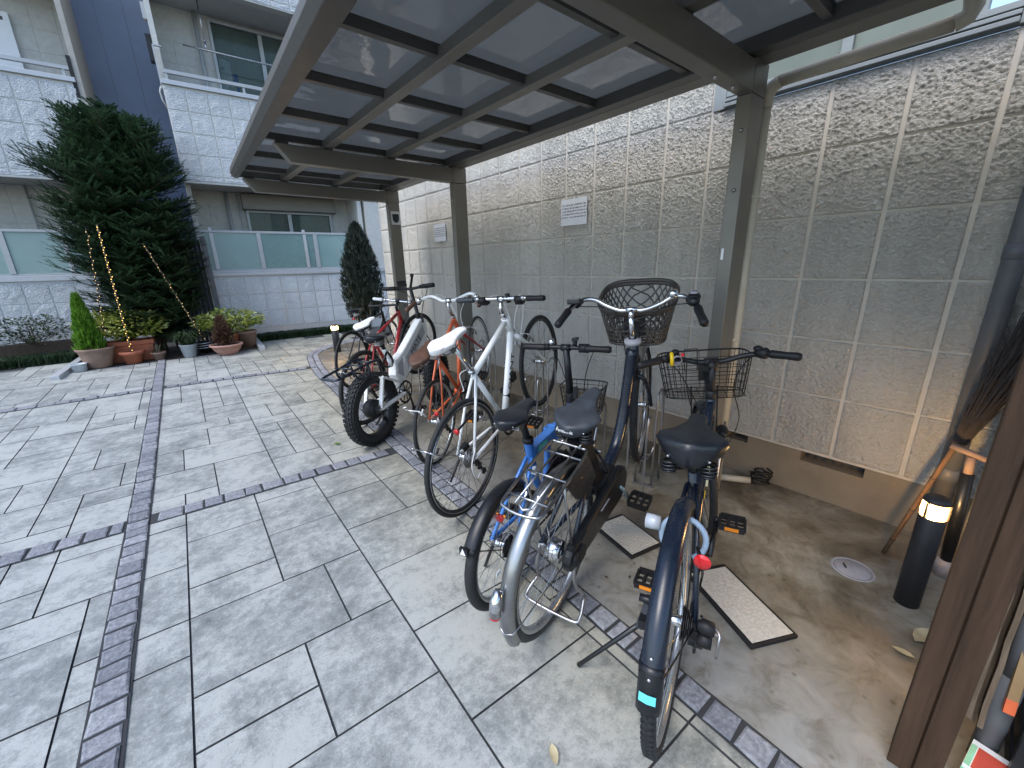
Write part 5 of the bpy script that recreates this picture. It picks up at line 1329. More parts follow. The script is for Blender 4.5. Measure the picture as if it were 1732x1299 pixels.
# ---- 2  navy e-bike with silver mudguards and lattice basket, front wheel up in the rack
def silver_city():
    r = .335
    b = Bike('bicycle', 'navy step through bicycle with shiny silver mudguards, steel carrier and grey lattice basket', (.957, .948), 16.6, 13.2, 2.6, r)
    ax, fx, bb = V(0, 0, r), V(1.13, 0, r), V(.46, 0, .285); st, hb, ht = V(.345, 0, .60), V(.915, 0, .66), V(.868, 0, .83)
    b.steer(ht, hb, 11)
    b.wheel('rear_wheel', ax, r, .040, .022, n=32, tyre=M['gumrubber']); b.wheel('front_wheel', fx, r, .040, .022, M['chrome'], n=28, front=True)
    seg = [([hb - (ht - hb).normalized() * .012, ht + (ht - hb).normalized() * .012], .0235), (smooth_pts([ht + V(-.006, 0, -.02), V(.82, 0, .66), V(.745, 0, .48), V(.66, 0, .375), V(.55, 0, .33), bb], 5), .0285), ([bb, st], .018)]
    for sg in (-1, 1): seg += [([bb, bb.lerp(ax, .35) + V(0, sg * .04, -.01), ax + V(0, sg * .064, 0)], .0115), ([st + V(0, sg * .016, -.10), st.lerp(ax, .5) + V(0, sg * .042, 0), ax + V(0, sg * .064, 0)], .009)]
    fr = b.tubes('frame', seg, M['navy'], n=14)
    m = b.mb(True)
    for sg in (-1, 1): m.tube(smooth_pts([hb + V(.01, 0, -.02), hb + V(.02, sg * .04, -.05), V(1.05, sg * .052, .48), fx + V(0, sg * .055, 0)], 5), .0125, 10)
    m.build('fork', M['navy'], b.root); m = b.mb(True); m.lathe([(.026, -.018), (.040, -.012), (.040, .006), (.02, .014)], ht + V(-.004, 0, .022), 'z', 16); m.build('headset', M['lid'], b.root)
    # battery, motor, chain case
    m = b.mb(); q0, q1 = bb + V(-.085, 0, .10), st + V(-.115, 0, .12)
    m.loft([[q + V(dx, dy, 0) for dx, dy in ((-.04, -.03), (.03, -.038), (.045, 0), (.03, .038), (-.04, .03))] for q in (q0, q0.lerp(q1, .3), q0.lerp(q1, .7), q1)], True, False); m.build('battery', M['blackm'], b.root, bevel=.006)
    m = b.mb(); m.lathe([(0, -.06), (.075, -.055), (.08, -.03), (.08, .03), (.07, .05), (0, .055)], bb + V(.01, 0, .02), 'y', 24); m.build('motor', M['blackm'], b.root)
    m = b.mb(); poly = []
    for k in range(13): a = R(-90 + 180 * k / 12); poly.append((bb.x + .015 + math.cos(a) * .095, bb.z + .01 + math.sin(a) * .095))
    for k in range(9): a = R(90 + 180 * k / 8); poly.append((ax.x + math.cos(a) * .058 * 1.0, ax.z + .005 + math.sin(a) * .055))
    m.prism(poly, -.088, -.050); cc = m.build('chain_case', M['black'], b.root, bevel=.012)
    b.frame_text('————', .02, M['label_white'], (.30, -.0892, .315), (1, 0, -.1), (0, 0, 1), cc) if False else None
    m = b.mb(); m.bar(V(.24, -.0886, .358), V(.33, -.0886, .348), .0012, .008, (0, 1, 0)); m.build('stripe', M['lid'], cc)
    # dress guard over the rear wheel
    m = b.mb()
    for sg in (-1, 1):
        P = [(.29, .50), (.22, .655), (.12, .675), (.03, .655), (.10, .53), (.20, .44)]; m.prism([(x, z) for x, z in P], sg * .046 - .001, sg * .046 + .001)
    m.build('dress_guard', plain('smoked_plastic', (.035, .03, .03), .25), b.root)
    f = b.fender('rear_mudguard', ax, r + .024, .055, 58, 196, M['dullchrome'], stay=(181,), depth=.026)
    m = b.mb(); a = R(164); q = ax + V(math.cos(a) * (r + .03), 0, math.sin(a) * (r + .03)); d = V(math.cos(a), 0, math.sin(a)); u = V(-d.z, 0, d.x)
    q = q + V(0, .014, 0); m.tube([q + V(.02, 0, .072) - V(.0, 0, 0), q + V(-.008, 0, .045), q + V(-.020, 0, .0)], [.014, .0185, .0195], 14); lm = m.build('rear_lamp', M['chrome'], f)
    m = b.mb(); m.tube([q + V(-.0202, 0, -.0005), q + V(-.0245, 0, -.010)], [.0185, .0165], 14); m.build('red_lens', M['redlens'], lm)
    b.fender('front_mudguard', fx, r + .022, .058, -22, 118, M['dullchrome'], True, stay=(20,), depth=.022)
    b.carrier(.725, -.20, .165, .15, ax, M['dullchrome'], .0055, 3)
    m = b.mb(); m.tube([V(-.11, -.022, .725), V(-.115, -.022, .715), V(-.16, -.022, .712), V(-.175, 0, .712), V(-.16, .022, .712), V(-.115, .022, .715), V(-.11, .022, .725)], .0045, 8); m.build('carrier_hook', M['chrome'], b.root)
    # rear hub unit, pedals, stand
    m = b.mb(); m.lathe([(0, -.10), (.028, -.098), (.034, -.085), (.034, -.07), (.01, -.064)], ax + V(.0, 0, 0), 'y', 16); m.box(ax + V(.03, -.085, -.0), (.05, .034, .05)); m.build('axle_cap', M['blackm'], b.root)
    m = b.mb(); m.lathe([(.01, -.03), (.042, -.028), (.045, .02), (.03, .028)], ax, 'y', 20); m.build('hub_gear', M['chrome'], b.root)
    b.crank(bb + V(.015, 0, .01), .06, R(-58), .165, plain('cyan_worn_crank', (.25, .36, .42), .3, .7), M['blackm'], 5, q=.085, pedal_mat=M['blackm'], amber=False)
    m = b.mb(); z0 = .075
    for sg in (-1, 1): m.tube(smooth_pts([ax + V(.01, sg * .075, -.01), ax + V(-.02, sg * .085, -.12), ax + V(.02, sg * .105, -.235)], 4), .0075, 8)
    m.tube(smooth_pts([ax + V(.02, -.105, -.235), ax + V(-.06, -.12, -.262), ax + V(-.085, -.09, -.266), ax + V(-.085, .09, -.266), ax + V(-.06, .12, -.262), ax + V(.02, .105, -.235)], 4), .0075, 8); m.build('stand', M['steel'], b.root)
    # saddle
    sd = (st - bb).normalized(); b.tubes('seat_post', [([st - sd * .05, st + sd * .17], .0135)], M['black'])
    m = b.mb(); m.lathe([(.018, -.012), (.023, -.01), (.023, .012), (.018, .014)], st, 'z', 14); m.tube([st + V(-.02, -.02, 0), st + V(-.03, -.06, .005)], .005, 6); m.build('seat_clamp', M['steel'], b.root)
    s_ = b.saddle(V(.268, 0, .828), .268, .205, M['saddlegrey'], .022, .032, .058)
    b.frame_text('Panasonic', .017, M['label_white'], (.1455, .01, .798), (0, -1, 0), (.25, 0, 1), s_)
    b.cable([V(.44, -.01, .40), V(.38, -.06, .44), V(.35, -.07, .50), V(.34, -.03, .58)], M['blackm'], .005, False)
    # stem and bars
    d = (ht - hb).normalized(); top = ht + d * .155; m = b.mb(True); m.tube([ht + d * .01, ht + d * .06, top], [.0125, .0115, .0115], 12); m.tube([top, top + V(.012, 0, .02), top + V(.03, 0, .026)], .013, 10); cl = top + V(.034, 0, .028); m.tube([cl - V(0, .026, 0), cl + V(0, .026, 0)], .0165, 12); m.build('stem', M['chrome'], b.root)
    L1 = [cl, cl + V(-.002, .05, -.002), cl + V(.018, .12, .018), cl + V(.03, .17, .042), cl + V(.01, .225, .05), cl + V(-.07, .27, .035), cl + V(-.175, .30, .0)]
    m = b.mb(True); m.tube(smooth_pts(L1[::-1] + [V(p.x, -p.y, p.z) for p in L1[1:]], 6), .0112, 12); bar = m.build('handlebar', M['chrome'], b.root)
    for sg in (1, -1):
        e = cl + V(-.185, sg * .303, -.004); dd = V(-.115, sg * .032, -.038); b.grips(bar, [(e, dd)], M['blackm'], .0165, .115)
        p = cl + V(-.045, sg * .258, .04); m = b.mb(True)
        if sg > 0:
            m.box(p + V(.0, -.01, .022), (.075, .062, .026), Matrix.Rotation(R(18), 3, 'Y')); sw = m.build('control_panel', M['black'], bar, bevel=.006)
            m = b.mb(True); m.box(p + V(-.002, -.012, .0362), (.036, .036, .002), Matrix.Rotation(R(18), 3, 'Y')); m.build('display', plain('grey_screen', (.18, .21, .24), .2), sw)
        else:
            m.ball(p + V(.02, .0, .018), .027, 8, (1.2, 1, .8)); m.ball(p + V(-.02, 0, .012), .024, 8, (1, 1, .9)); sh = m.build('shifter', M['black'], bar); m = b.mb(True); m.lathe([(0, .012), (.016, .011), (.016, 0)], p + V(.02, 0, .03), 'z', 14); m.build('shifter_window', M['lid'], sh)
        b.lever(bar, cl + V(-.02, sg * .245, .042), V(-.9, sg * .25, -.2), (.8, sg * .8, -.3), .12)
    m = b.mb(True); q = cl + V(.025, -.175, .052); m.lathe([(0, .028), (.014, .026), (.021, .014), (.022, .0), (.017, -.006)], q, 'z', 16); m.build('bell', M['chrome'], bar)
    # lattice basket
    c = V(1.075, 0, 1.005); lx, ly, h = .145, .185, .205; m = b.mb(True)
    def P(u, f):      # u 0..1 round the basket, f 0 top .. 1 bottom
        a = 2 * PI * u; ca, sa = math.cos(a), math.sin(a); e = .55; k = 1 - .26 * f
        return c + V(lx * k * abs(ca) ** e * (1 if ca > 0 else -1) - .03 * f, ly * k * abs(sa) ** e * (1 if sa > 0 else -1), -h * f + (.035 * ca * (1 - f)))
    for f, rr in ((0, .0095), (.055, .008), (.60, .0035), (.72, .0035), (.84, .0035), (1, .006)): m.tube([P(i / 56, f) for i in range(56)], rr, 6, True, flat=1.25)
    N = 30
    for i in range(N):
        for sg in (-1, 1): m.tube([P(i / N + sg * .085 * f / .6, f) for f in (0, .15, .3, .45, .6)], .0042, 4, caps=False)
    for i in range(40): m.tube([P(i / 40, f) for f in (.6, .8, 1)], .0036, 4, caps=False)
    for i in range(9): x = -.8 + 1.6 * i / 8; m.tube([c + V(-.03 + lx * .7 * x, -ly * .70, -h), c + V(-.03 + lx * .7 * x, ly * .70, -h)], .003, 4); m.tube([c + V(-.03 - lx * .7, ly * .7 * x, -h), c + V(-.03 + lx * .7, ly * .7 * x, -h)], .003, 4)
    m.build('lattice_basket', M['plasticbasket'], b.root)
    m = b.mb(True); m.bar(ht + V(.02, 0, .03), c + V(-.12, 0, -.09), .05, .012); m.box(c + V(-.135, 0, -.10), (.012, .10, .12)); m.tube([hb + V(.05, 0, .02), c + V(-.03, 0, -h - .004)], .008, 8); m.build('basket_bracket', M['blackm'], b.root)
    b.cable([cl + V(-.02, -.24, .03), cl + V(.06, -.12, -.02), cl + V(.02, -.03, -.14), hb + V(.03, -.02, .03)]); b.cable([cl + V(-.02, .24, .03), cl + V(.06, .10, -.02), cl + V(.02, .05, -.14), hb + V(.02, .04, -.02), V(.80, .04, .52)])
silver_city()

# ---- 3  blue folding mini bicycle
def blue_mini():
    r = .262
    b = Bike('bicycle', 'small wheeled blue folding bicycle with black wire basket and green label', (.885, 1.165), 20.5, 0, 0, r)
    ax, fx, bb = V(0, 0, r), V(.985, 0, r), V(.40, 0, .285); hb, ht = V(.765, 0, .53), V(.735, 0, .665); sc = V(.245, 0, .60)
    b.steer(ht, hb, 6)
    b.wheel('rear_wheel', ax, r, .046, .018, n=28, rim_mat=M['rim']); b.wheel('front_wheel', fx, r, .046, .018, n=28, front=True)
    m = b.mb(); m.tube([hb - V(-.002, 0, .012), ht + V(-.002, 0, .012)], .021, 14)
    def bx(p, q, w, h): m.bar(p, q, w, h, (0, 1, 0))
    bx(V(.255, 0, .575), V(.50, 0, .585), .062, .046); bx(V(.515, 0, .587), V(.745, 0, .60), .056, .044)
    m.tube([sc + V(-.012, 0, .04), V(.30, 0, .42), bb], [.021, .019, .019], 14); m.tube([V(.44, 0, .565), V(.43, 0, .44), bb], [.016, .016, .018], 12)
    for sg in (-1, 1): m.tube([bb, bb.lerp(ax, .4) + V(0, sg * .036, 0), ax + V(0, sg * .06, 0)], .010, 10); m.tube([sc + V(0, sg * .014, -.04), sc.lerp(ax, .5) + V(0, sg * .036, 0), ax + V(0, sg * .06, 0)], .009, 10)
    m.lathe([(0, -.037), (.023, -.036), (.023, .036), (0, .037)], bb, 'y', 16); fr = m.build('frame', M['blue'], b.root, bevel=.004)
    m = b.mb(); m.box(V(.507, 0, .586), (.018, .058, .072)); m.tube([V(.507, -.034, .555), V(.507, -.034, .62)], .008, 8); m.box(V(.50, .036, .60), (.05, .014, .02)); m.build('hinge', M['blue'], fr, bevel=.003)
    m = b.mb(); m.box(V(.335, -.0242, .578), (.085, .0015, .042)); m.box(V(.335, .0242, .578), (.085, .0015, .042)); g = m.build('green_label', M['green'], fr)
    m = b.mb(); 
    for k in range(4): m.box(V(.31 + k * .018, -.0252, .582), (.011, .0008, .016))
    m.build('label_marks', plain('label_print', (.10, .30, .62), .5), g)
    m = b.mb(); m.box(V(.64, -.0232, .594), (.09, .0014, .034)); m.box(V(.64, .0232, .594), (.09, .0014, .034)); m.build('dark_label', plain('navy_label', (.01, .02, .06), .4), fr)
    m = b.mb(); m.box(V(.262, -.012, .49), (.04, .028, .02), Matrix.Rotation(R(70), 3, 'Y')); m.build('white_label', M['label_white'], fr)
    m = b.mb(True)
    cr = hb + V(.012, 0, -.035); m.tube([hb, cr], .02, 12)
    for sg in (-1, 1): m.tube(smooth_pts([cr, cr + V(.01, sg * .036, -.012), V(.93, sg * .05, .36), fx + V(0, sg * .052, 0)], 5), .011, 10)
    m.build('fork', M['blue'], b.root)
    f = b.fender('rear_mudguard', ax, r + .018, .056, 55, 153, M['black'], stay=(149,), depth=.02)
    m = b.mb(); a = R(150); q = ax + V(math.cos(a) * (r + .022), 0, math.sin(a) * (r + .022)); m.box(q + V(-.004, .012, -.006), (.012, .036, .03)); rf = m.build('reflector_holder', M['black'], f)
    m = b.mb(); m.prism([(q.z - .016, .0), (q.z - .016, .024), (q.z + .01, .012)] and [(.002, q.z - .017), (.026, q.z - .017), (.014, q.z + .010)], q.x - .0115, q.x - .0095, 'x'); m.build('triangle_reflector', M['label_white'], rf)
    b.fender('front_mudguard', fx, r + .018, .054, -15, 110, M['black'], True, depth=.02)
    b.cassette(ax, .046, .022, 7, -.04, M['blackm']); b.derailleur(ax, M['black'], .10); b.crank(bb, .082, R(15), .16, M['blackm'], M['black'], 5); b.chain(bb, ax, .082, .03, -.046, M['blackm'])
    m = b.mb(); m.lathe([(.05, .0), (.052, .003), (.048, .006)], ax + V(0, -.016, 0), 'y', 24); m.build('spoke_guard', M['black'], b.root)
    m = b.mb(); m.box(V(-.04, .004, .145), (.03, .004, .018)); m.build('wheel_reflector', M['label_white'], b.root)
    m = b.mb(); m.lathe([(0, .0), (.017, .001), (.019, .006), (.017, .012), (0, .013)], V(-.01 - .05, -.02, .43), 'x', 16); m.build('rear_reflector', M['redlens'], b.root)
    b.kickstand(ax + V(.05, .07, -.02), V(.10, .17, .012), M['black'], .007)
    m = b.mb(); m.tube([sc + V(-.01, 0, .035), V(.175, 0, .765)], .0165, 12); sp = m.build('seat_post', M['blackm'], b.root); m = b.mb(); m.lathe([(.019, -.014), (.026, -.012), (.026, .012), (.019, .014)], sc + V(-.014, 0, .05), 'z', 14); m.tube([sc + V(-.02, -.026, .05), sc + V(-.05, -.03, .065)], .0055, 6); m.build('seat_clamp', M['blackm'], sp)
    b.saddle(V(.125, 0, .825), .27, .165, M['saddle'], .02, .03, .045, False)
    m = b.mb(True); d = V(-.10, 0, .37).normalized(); top = ht + d * .335; m.lathe([(.022, -.03), (.027, -.02), (.027, .03), (.02, .045)], ht + d * .04, 'z', 16); m.tube([ht + d * .02, top], [.021, .016], 14); m.tube([top - V(0, .024, 0), top + V(0, .024, 0)], .018, 12); m.box(ht + d * .07 + V(.0, -.03, 0), (.03, .02, .06)); m.build('stem', M['black'], b.root)
    m = b.mb(True); m.tube([top - V(.012, .215, 0), top - V(0, .10, 0), top + V(0, .10, 0), top + V(-.012, .215, 0)], .0115, 12); bar = m.build('handlebar', M['black'], b.root)
    for sg in (1, -1):
        e = top + V(-.012, sg * .228, 0); dd = V(-.01, sg, 0); b.grips(bar, [(e, dd)], M['blackm'], .0165, .125); b.lever(bar, top + V(-.004, sg * .10, 0), dd, (1, 0, -.25), .10)
    m = b.mb(True); m.tube([top + V(-.003, -.118, 0), top + V(-.003, -.07, 0)], .023, 12); m.build('shifter', M['blackm'], bar)
    m = b.mb(True); m.box(top + V(.01, -.045, .042), (.055, .022, .014)); m.tube([top + V(.0, -.045, .01), top + V(.01, -.045, .036)], .012, 8); m.build('lamp_mount', M['black'], bar)
    m = b.mb(True); m.lathe([(0, .03), (.010, .028), (.016, .016), (.017, .004), (.013, 0)], top + V(.0, .075, .014), 'z', 14); m.build('bell', M['chrome'], bar)
    b.wire_basket(V(1.005, 0, .695), (.21, .265), (.17, .215), .165, M['black'], 6, 6, 6, .0017)
    m = b.mb(True); m.bar(hb + V(.02, 0, .03), V(.90, 0, .60), .03, .012); m.box(V(.905, .0, .60), (.014, .12, .05)); m.build('basket_bracket', M['blackm'], b.root)
    b.cable([top + V(.02, -.15, -.01), top + V(.13, -.12, -.02), top + V(.20, -.05, -.20), V(.86, -.03, .50), V(.82, -.02, .40)]); b.cable([top + V(.03, .15, -.01), top + V(.10, .10, -.04), top + V(.12, .03, -.24), V(.80, .02, .50)])
blue_mini()

# ---- 4  white hybrid, front wheel up in the rack
def white_hybrid():
    r = .342
    b = Bike('bicycle', 'white flat bar bicycle with white saddle and black tyres, front wheel lifted in the rack', (1.126, 1.811), 20.5, 19.4, 0, r)
    P = dict(ax=V(0, 0, r), fx=V(1.045, 0, r - .0), bb=V(.435, 0, .272), sc=V(.262, 0, .735), ht=V(.690, 0, .868), hb=V(.735, 0, .752)); ax, fx, bb, sc, ht, hb = [P[k] for k in ('ax', 'fx', 'bb', 'sc', 'ht', 'hb')]
    b.steer(ht, hb, 4)
    fr = diamond(b, P, M['white'], (.0185, .0215, .0160, .0095, .0085), fork_r=.0150)
    b.wheel('rear_wheel', ax, r, .030, .020, M['rimdark'], n=32, spoke_mat=M['blackm']); b.wheel('front_wheel', fx, r, .030, .020, M['rimdark'], n=28, front=True, spoke_mat=M['blackm'])
    m = b.mb()
    for w, R0 in ((ax, r - .026),): 
        for y in (-.0115, .0115): m.tube([w + V(math.cos(2 * PI * k / 56) * (R0 + .001), y, math.sin(2 * PI * k / 56) * (R0 + .001)) for k in range(56)], .0022, 4, True)
    m.build('brake_track', M['rim'], b.root)
    d = (hb - bb).normalized(); n_ = d.cross(V(0, 1, 0)).normalized(); mid = bb.lerp(hb, .56)
    b.frame_text('GIANT', .058, M['blackm'], mid + V(0, -.0222, 0), d, V(-d.z, 0, d.x), fr, .0006, 1.35); b.frame_text('GIANT', .058, M['blackm'], mid + V(0, .0222, 0), -d, V(-d.z, 0, d.x), fr, .0006, 1.35)
    m = b.mb(); q = bb.lerp(sc, .42)
    for k in (0, .02, .04): m.lathe([(.0163, -.0025), (.0167, 0), (.0163, .0025)], q + (sc - bb).normalized() * k, 'z', 14)
    m.build('band', M['lid'], fr); m = b.mb(); q = bb.lerp(hb, .28); m.lathe([(.022, -.016), (.0245, 0), (.022, .016)], q, 'z', 12); m.box(q + V(.02, .03, .02), (.03, .03, .03)); m.build('bottle_mount', M['blackm'], fr)
    b.cassette(ax, .056, .022, 8, -.044); b.derailleur(ax, M['blackm'], .135); b.crank(bb, .092, R(-38), .17, M['steel'], M['blackm'], 5); b.chain(bb, ax, .092, .04, -.048)
    b.rim_brake(ax, r, 128, M['chrome']); b.rim_brake(fx, r, 122, M['chrome'], True, False)
    sd = (sc - bb).normalized(); b.tubes('seat_post', [([bb.lerp(sc, .8), sc + sd * .27], .0138)], M['chrome']); m = b.mb(); m.lathe([(.017, -.012), (.021, -.01), (.021, .012), (.017, .013)], sc + sd * .028, 'z', 14); m.tube([sc + V(-.015, -.015, .03), sc + V(-.05, -.025, .02)], .005, 6); m.build('seat_clamp', M['chrome'], b.root)
    s_ = b.saddle(V(.135, 0, 1.035), .285, .155, M['whiteleather'], -.02, .034, .045, False)
    m = b.mb(); m.box(V(.052, -.045, 1.0372), (.06, .012, .001)); m.box(V(.06, -.028, 1.038), (.05, .006, .001)); m.build('saddle_marks', M['lid'], s_)
    m = b.mb(True); dd = (ht - hb).normalized(); top = ht + dd * .055; m.tube([ht, top], .017, 12); cl = top + V(.035, 0, .075); m.tube([top + V(-.004, 0, -.005), top + V(.0, 0, .03), cl], .0135, 12); m.tube([cl - V(0, .024, 0), cl + V(0, .024, 0)], .0175, 12); m.build('stem', M['chrome'], b.root)
    m = b.mb(True); E = [cl + V(-.035, .29, .012), cl + V(-.012, .12, .006), cl, cl + V(-.012, -.12, .006), cl + V(-.035, -.29, .012)]; m.tube(E, .0125, 12); bar = m.build('handlebar', M['chrome'], b.root)
    for sg in (1, -1):
        dd = V(-.1, sg, .03); b.grips(bar, [(cl + V(-.036, sg * .298, .012), dd)], M['saddlegrey'] if sg > 0 else M['blackm'], .0162, .12); b.lever(bar, cl + V(-.018, sg * .155, .008), dd, (1, 0, -.35), .11, M['steel']); m = b.mb(True); m.tube([cl + V(-.014, sg * .10, -.0), cl + V(-.018, sg * .15, 0)], .021, 10); m.box(cl + V(.0, sg * .12, -.022), (.04, .05, .02)); m.build('shifter', M['blackm'], bar)
    m = b.mb(True); m.tube([cl + V(0, -.045, -.022), cl + V(0, -.045, .03)], .015, 10); m.build('bell', M['blackm'], bar)
    for y, k in ((-.12, -.03), (.12, .03), (-.10, .02)): b.cable([cl + V(.01, y, 0), cl + V(.12, y * .7, -.03), cl + V(.13, y * .2 + k, -.16), V(.80, k, .72), V(.76, k * .4, .64)], M['label_white'], .0026)
    b.cable([sc + V(0, -.02, .01), V(.18, -.03, .62), V(.06, -.055, .42), V(-.05, -.075, .34), V(-.045, -.075, .24), V(.02, -.066, .23)], M['label_white'], .0026, False); b.cable([sc + V(.03, .01, .03), sc + V(-.05, .05, .03), sc + V(-.07, .04, -.06), V(.17, .03, .68)], M['label_white'], .0026, False)
    m = b.mb(); m.lathe([(0, -.012), (.017, -.010), (.019, -.004), (.017, .002)], V(-.03, -.03, .565), 'x', 16); m.build('rear_reflector', M['redlens'], b.root)
    m = b.mb(); m.bar(V(.11, -.03, .565), V(-.02, -.03, .565), .008, .01); m.build('reflector_arm', M['blackm'], b.root)
    b.kickstand(ax + V(.07, .055, .0), V(-.04, .15, .13), M['blackm'], .0065)
    m = b.mb(); m.box(bb.lerp(hb, .52) + V(.02, .0, -.03), (.05, .06, .05)); m.build('lock_holder', M['blackm'], b.root)
white_hybrid()

# ---- 5  orange mixte with brown saddle and grips
def orange_bike():
    r = .31
    b = Bike('bicycle', 'orange red bicycle with brown saddle and brown grips beside the white flat bar bicycle', (1.313, 2.482), 33, 19.6, 0, r)
    P = dict(ax=V(0, 0, r), fx=V(.995, 0, r), bb=V(.43, 0, .27), sc=V(.235, 0, .70), ht=V(.60, 0, .835), hb=V(.645, 0, .70)); ax, fx, bb, sc, ht, hb = [P[k] for k in ('ax', 'fx', 'bb', 'sc', 'ht', 'hb')]
    b.steer(ht, hb, 6)
    diamond(b, P, M['orange'], (.0145, .0165, .0150, .0085, .0075), fork_mat=M['red'], fork_r=.0125, straight=False)
    b.wheel('rear_wheel', ax, r, .026, .016, M['rim'], n=32, tyre=M['rubber']); b.wheel('front_wheel', fx, r, .026, .016, M['rim'], n=28, front=True, tyre=M['gumrubber'])
    b.cassette(ax, .045, .022, 7, -.042); b.derailleur(ax, M['blackm'], .12); b.crank(bb, .085, R(20), .165, M['blackm'], M['blackm'], 5); b.chain(bb, ax, .085, .035, -.048)
    b.rim_brake(ax, r, 122, M['label_white']); b.rim_brake(fx, r, 118, M['chrome'], True, False)
    sd = (sc - bb).normalized(); b.tubes('seat_post', [([sc, V(.09, 0, .81)], .013)], M['white']); b.saddle(V(.06, 0, .858), .275, .16, M['brown'], .02, .034, .05, False)
    m = b.mb(); m.lathe([(.016, -.012), (.02, 0), (.016, .012)], sc + sd * .02, 'z', 12); m.tube([sc + V(-.01, -.02, .02), sc + V(-.05, -.03, -.02)], .006, 6); m.build('seat_clamp', M['chrome'], b.root)
    m = b.mb(); m.lathe([(0, -.012), (.017, -.010), (.019, -.003), (.016, .002)], V(-.03, -.045, .415), 'x', 14); m.build('rear_reflector', M['redlens'], b.root)
    m = b.mb(True); dd = (ht - hb).normalized(); top = ht + dd * .12; cl = top + V(.04, 0, .03); m.tube([ht, top, cl], .0125, 12); m.tube([cl - V(0, .022, 0), cl + V(0, .022, 0)], .0165, 12); m.lathe([(.017, -.01), (.021, 0), (.017, .012)], ht + dd * .012, 'z', 12); m.build('stem', M['chrome'], b.root)
    L1 = [cl, cl + V(.0, .05, 0), cl + V(.03, .10, .01), cl + V(.05, .15, .02), cl + V(.02, .20, .022), cl + V(-.06, .25, .02), cl + V(-.15, .275, .012)]
    m = b.mb(True); m.tube(smooth_pts(L1[::-1] + [V(p.x, -p.y, p.z) for p in L1[1:]], 6), .0112, 12); bar = m.build('handlebar', M['white'], b.root)
    for sg in (1, -1): dd = V(-.09, sg * .024, -.008); b.grips(bar, [(cl + V(-.16, sg * .278, .011), dd)], M['brown'], .016, .12); b.lever(bar, cl + V(-.02, sg * .225, .021), V(-.9, sg * .3, -.05), (.3, sg, -.3), .11, M['chrome'])
    b.cable([cl + V(.0, -.2, .02), cl + V(.14, -.12, -.01), cl + V(.12, -.02, -.16), V(.70, -.02, .66)], M['label_white'], .0025); b.cable([cl + V(.0, .2, .02), cl + V(.13, .10, -.01), cl + V(.11, .02, -.16), V(.66, .02, .62)], M['label_white'], .0025)
orange_bike()

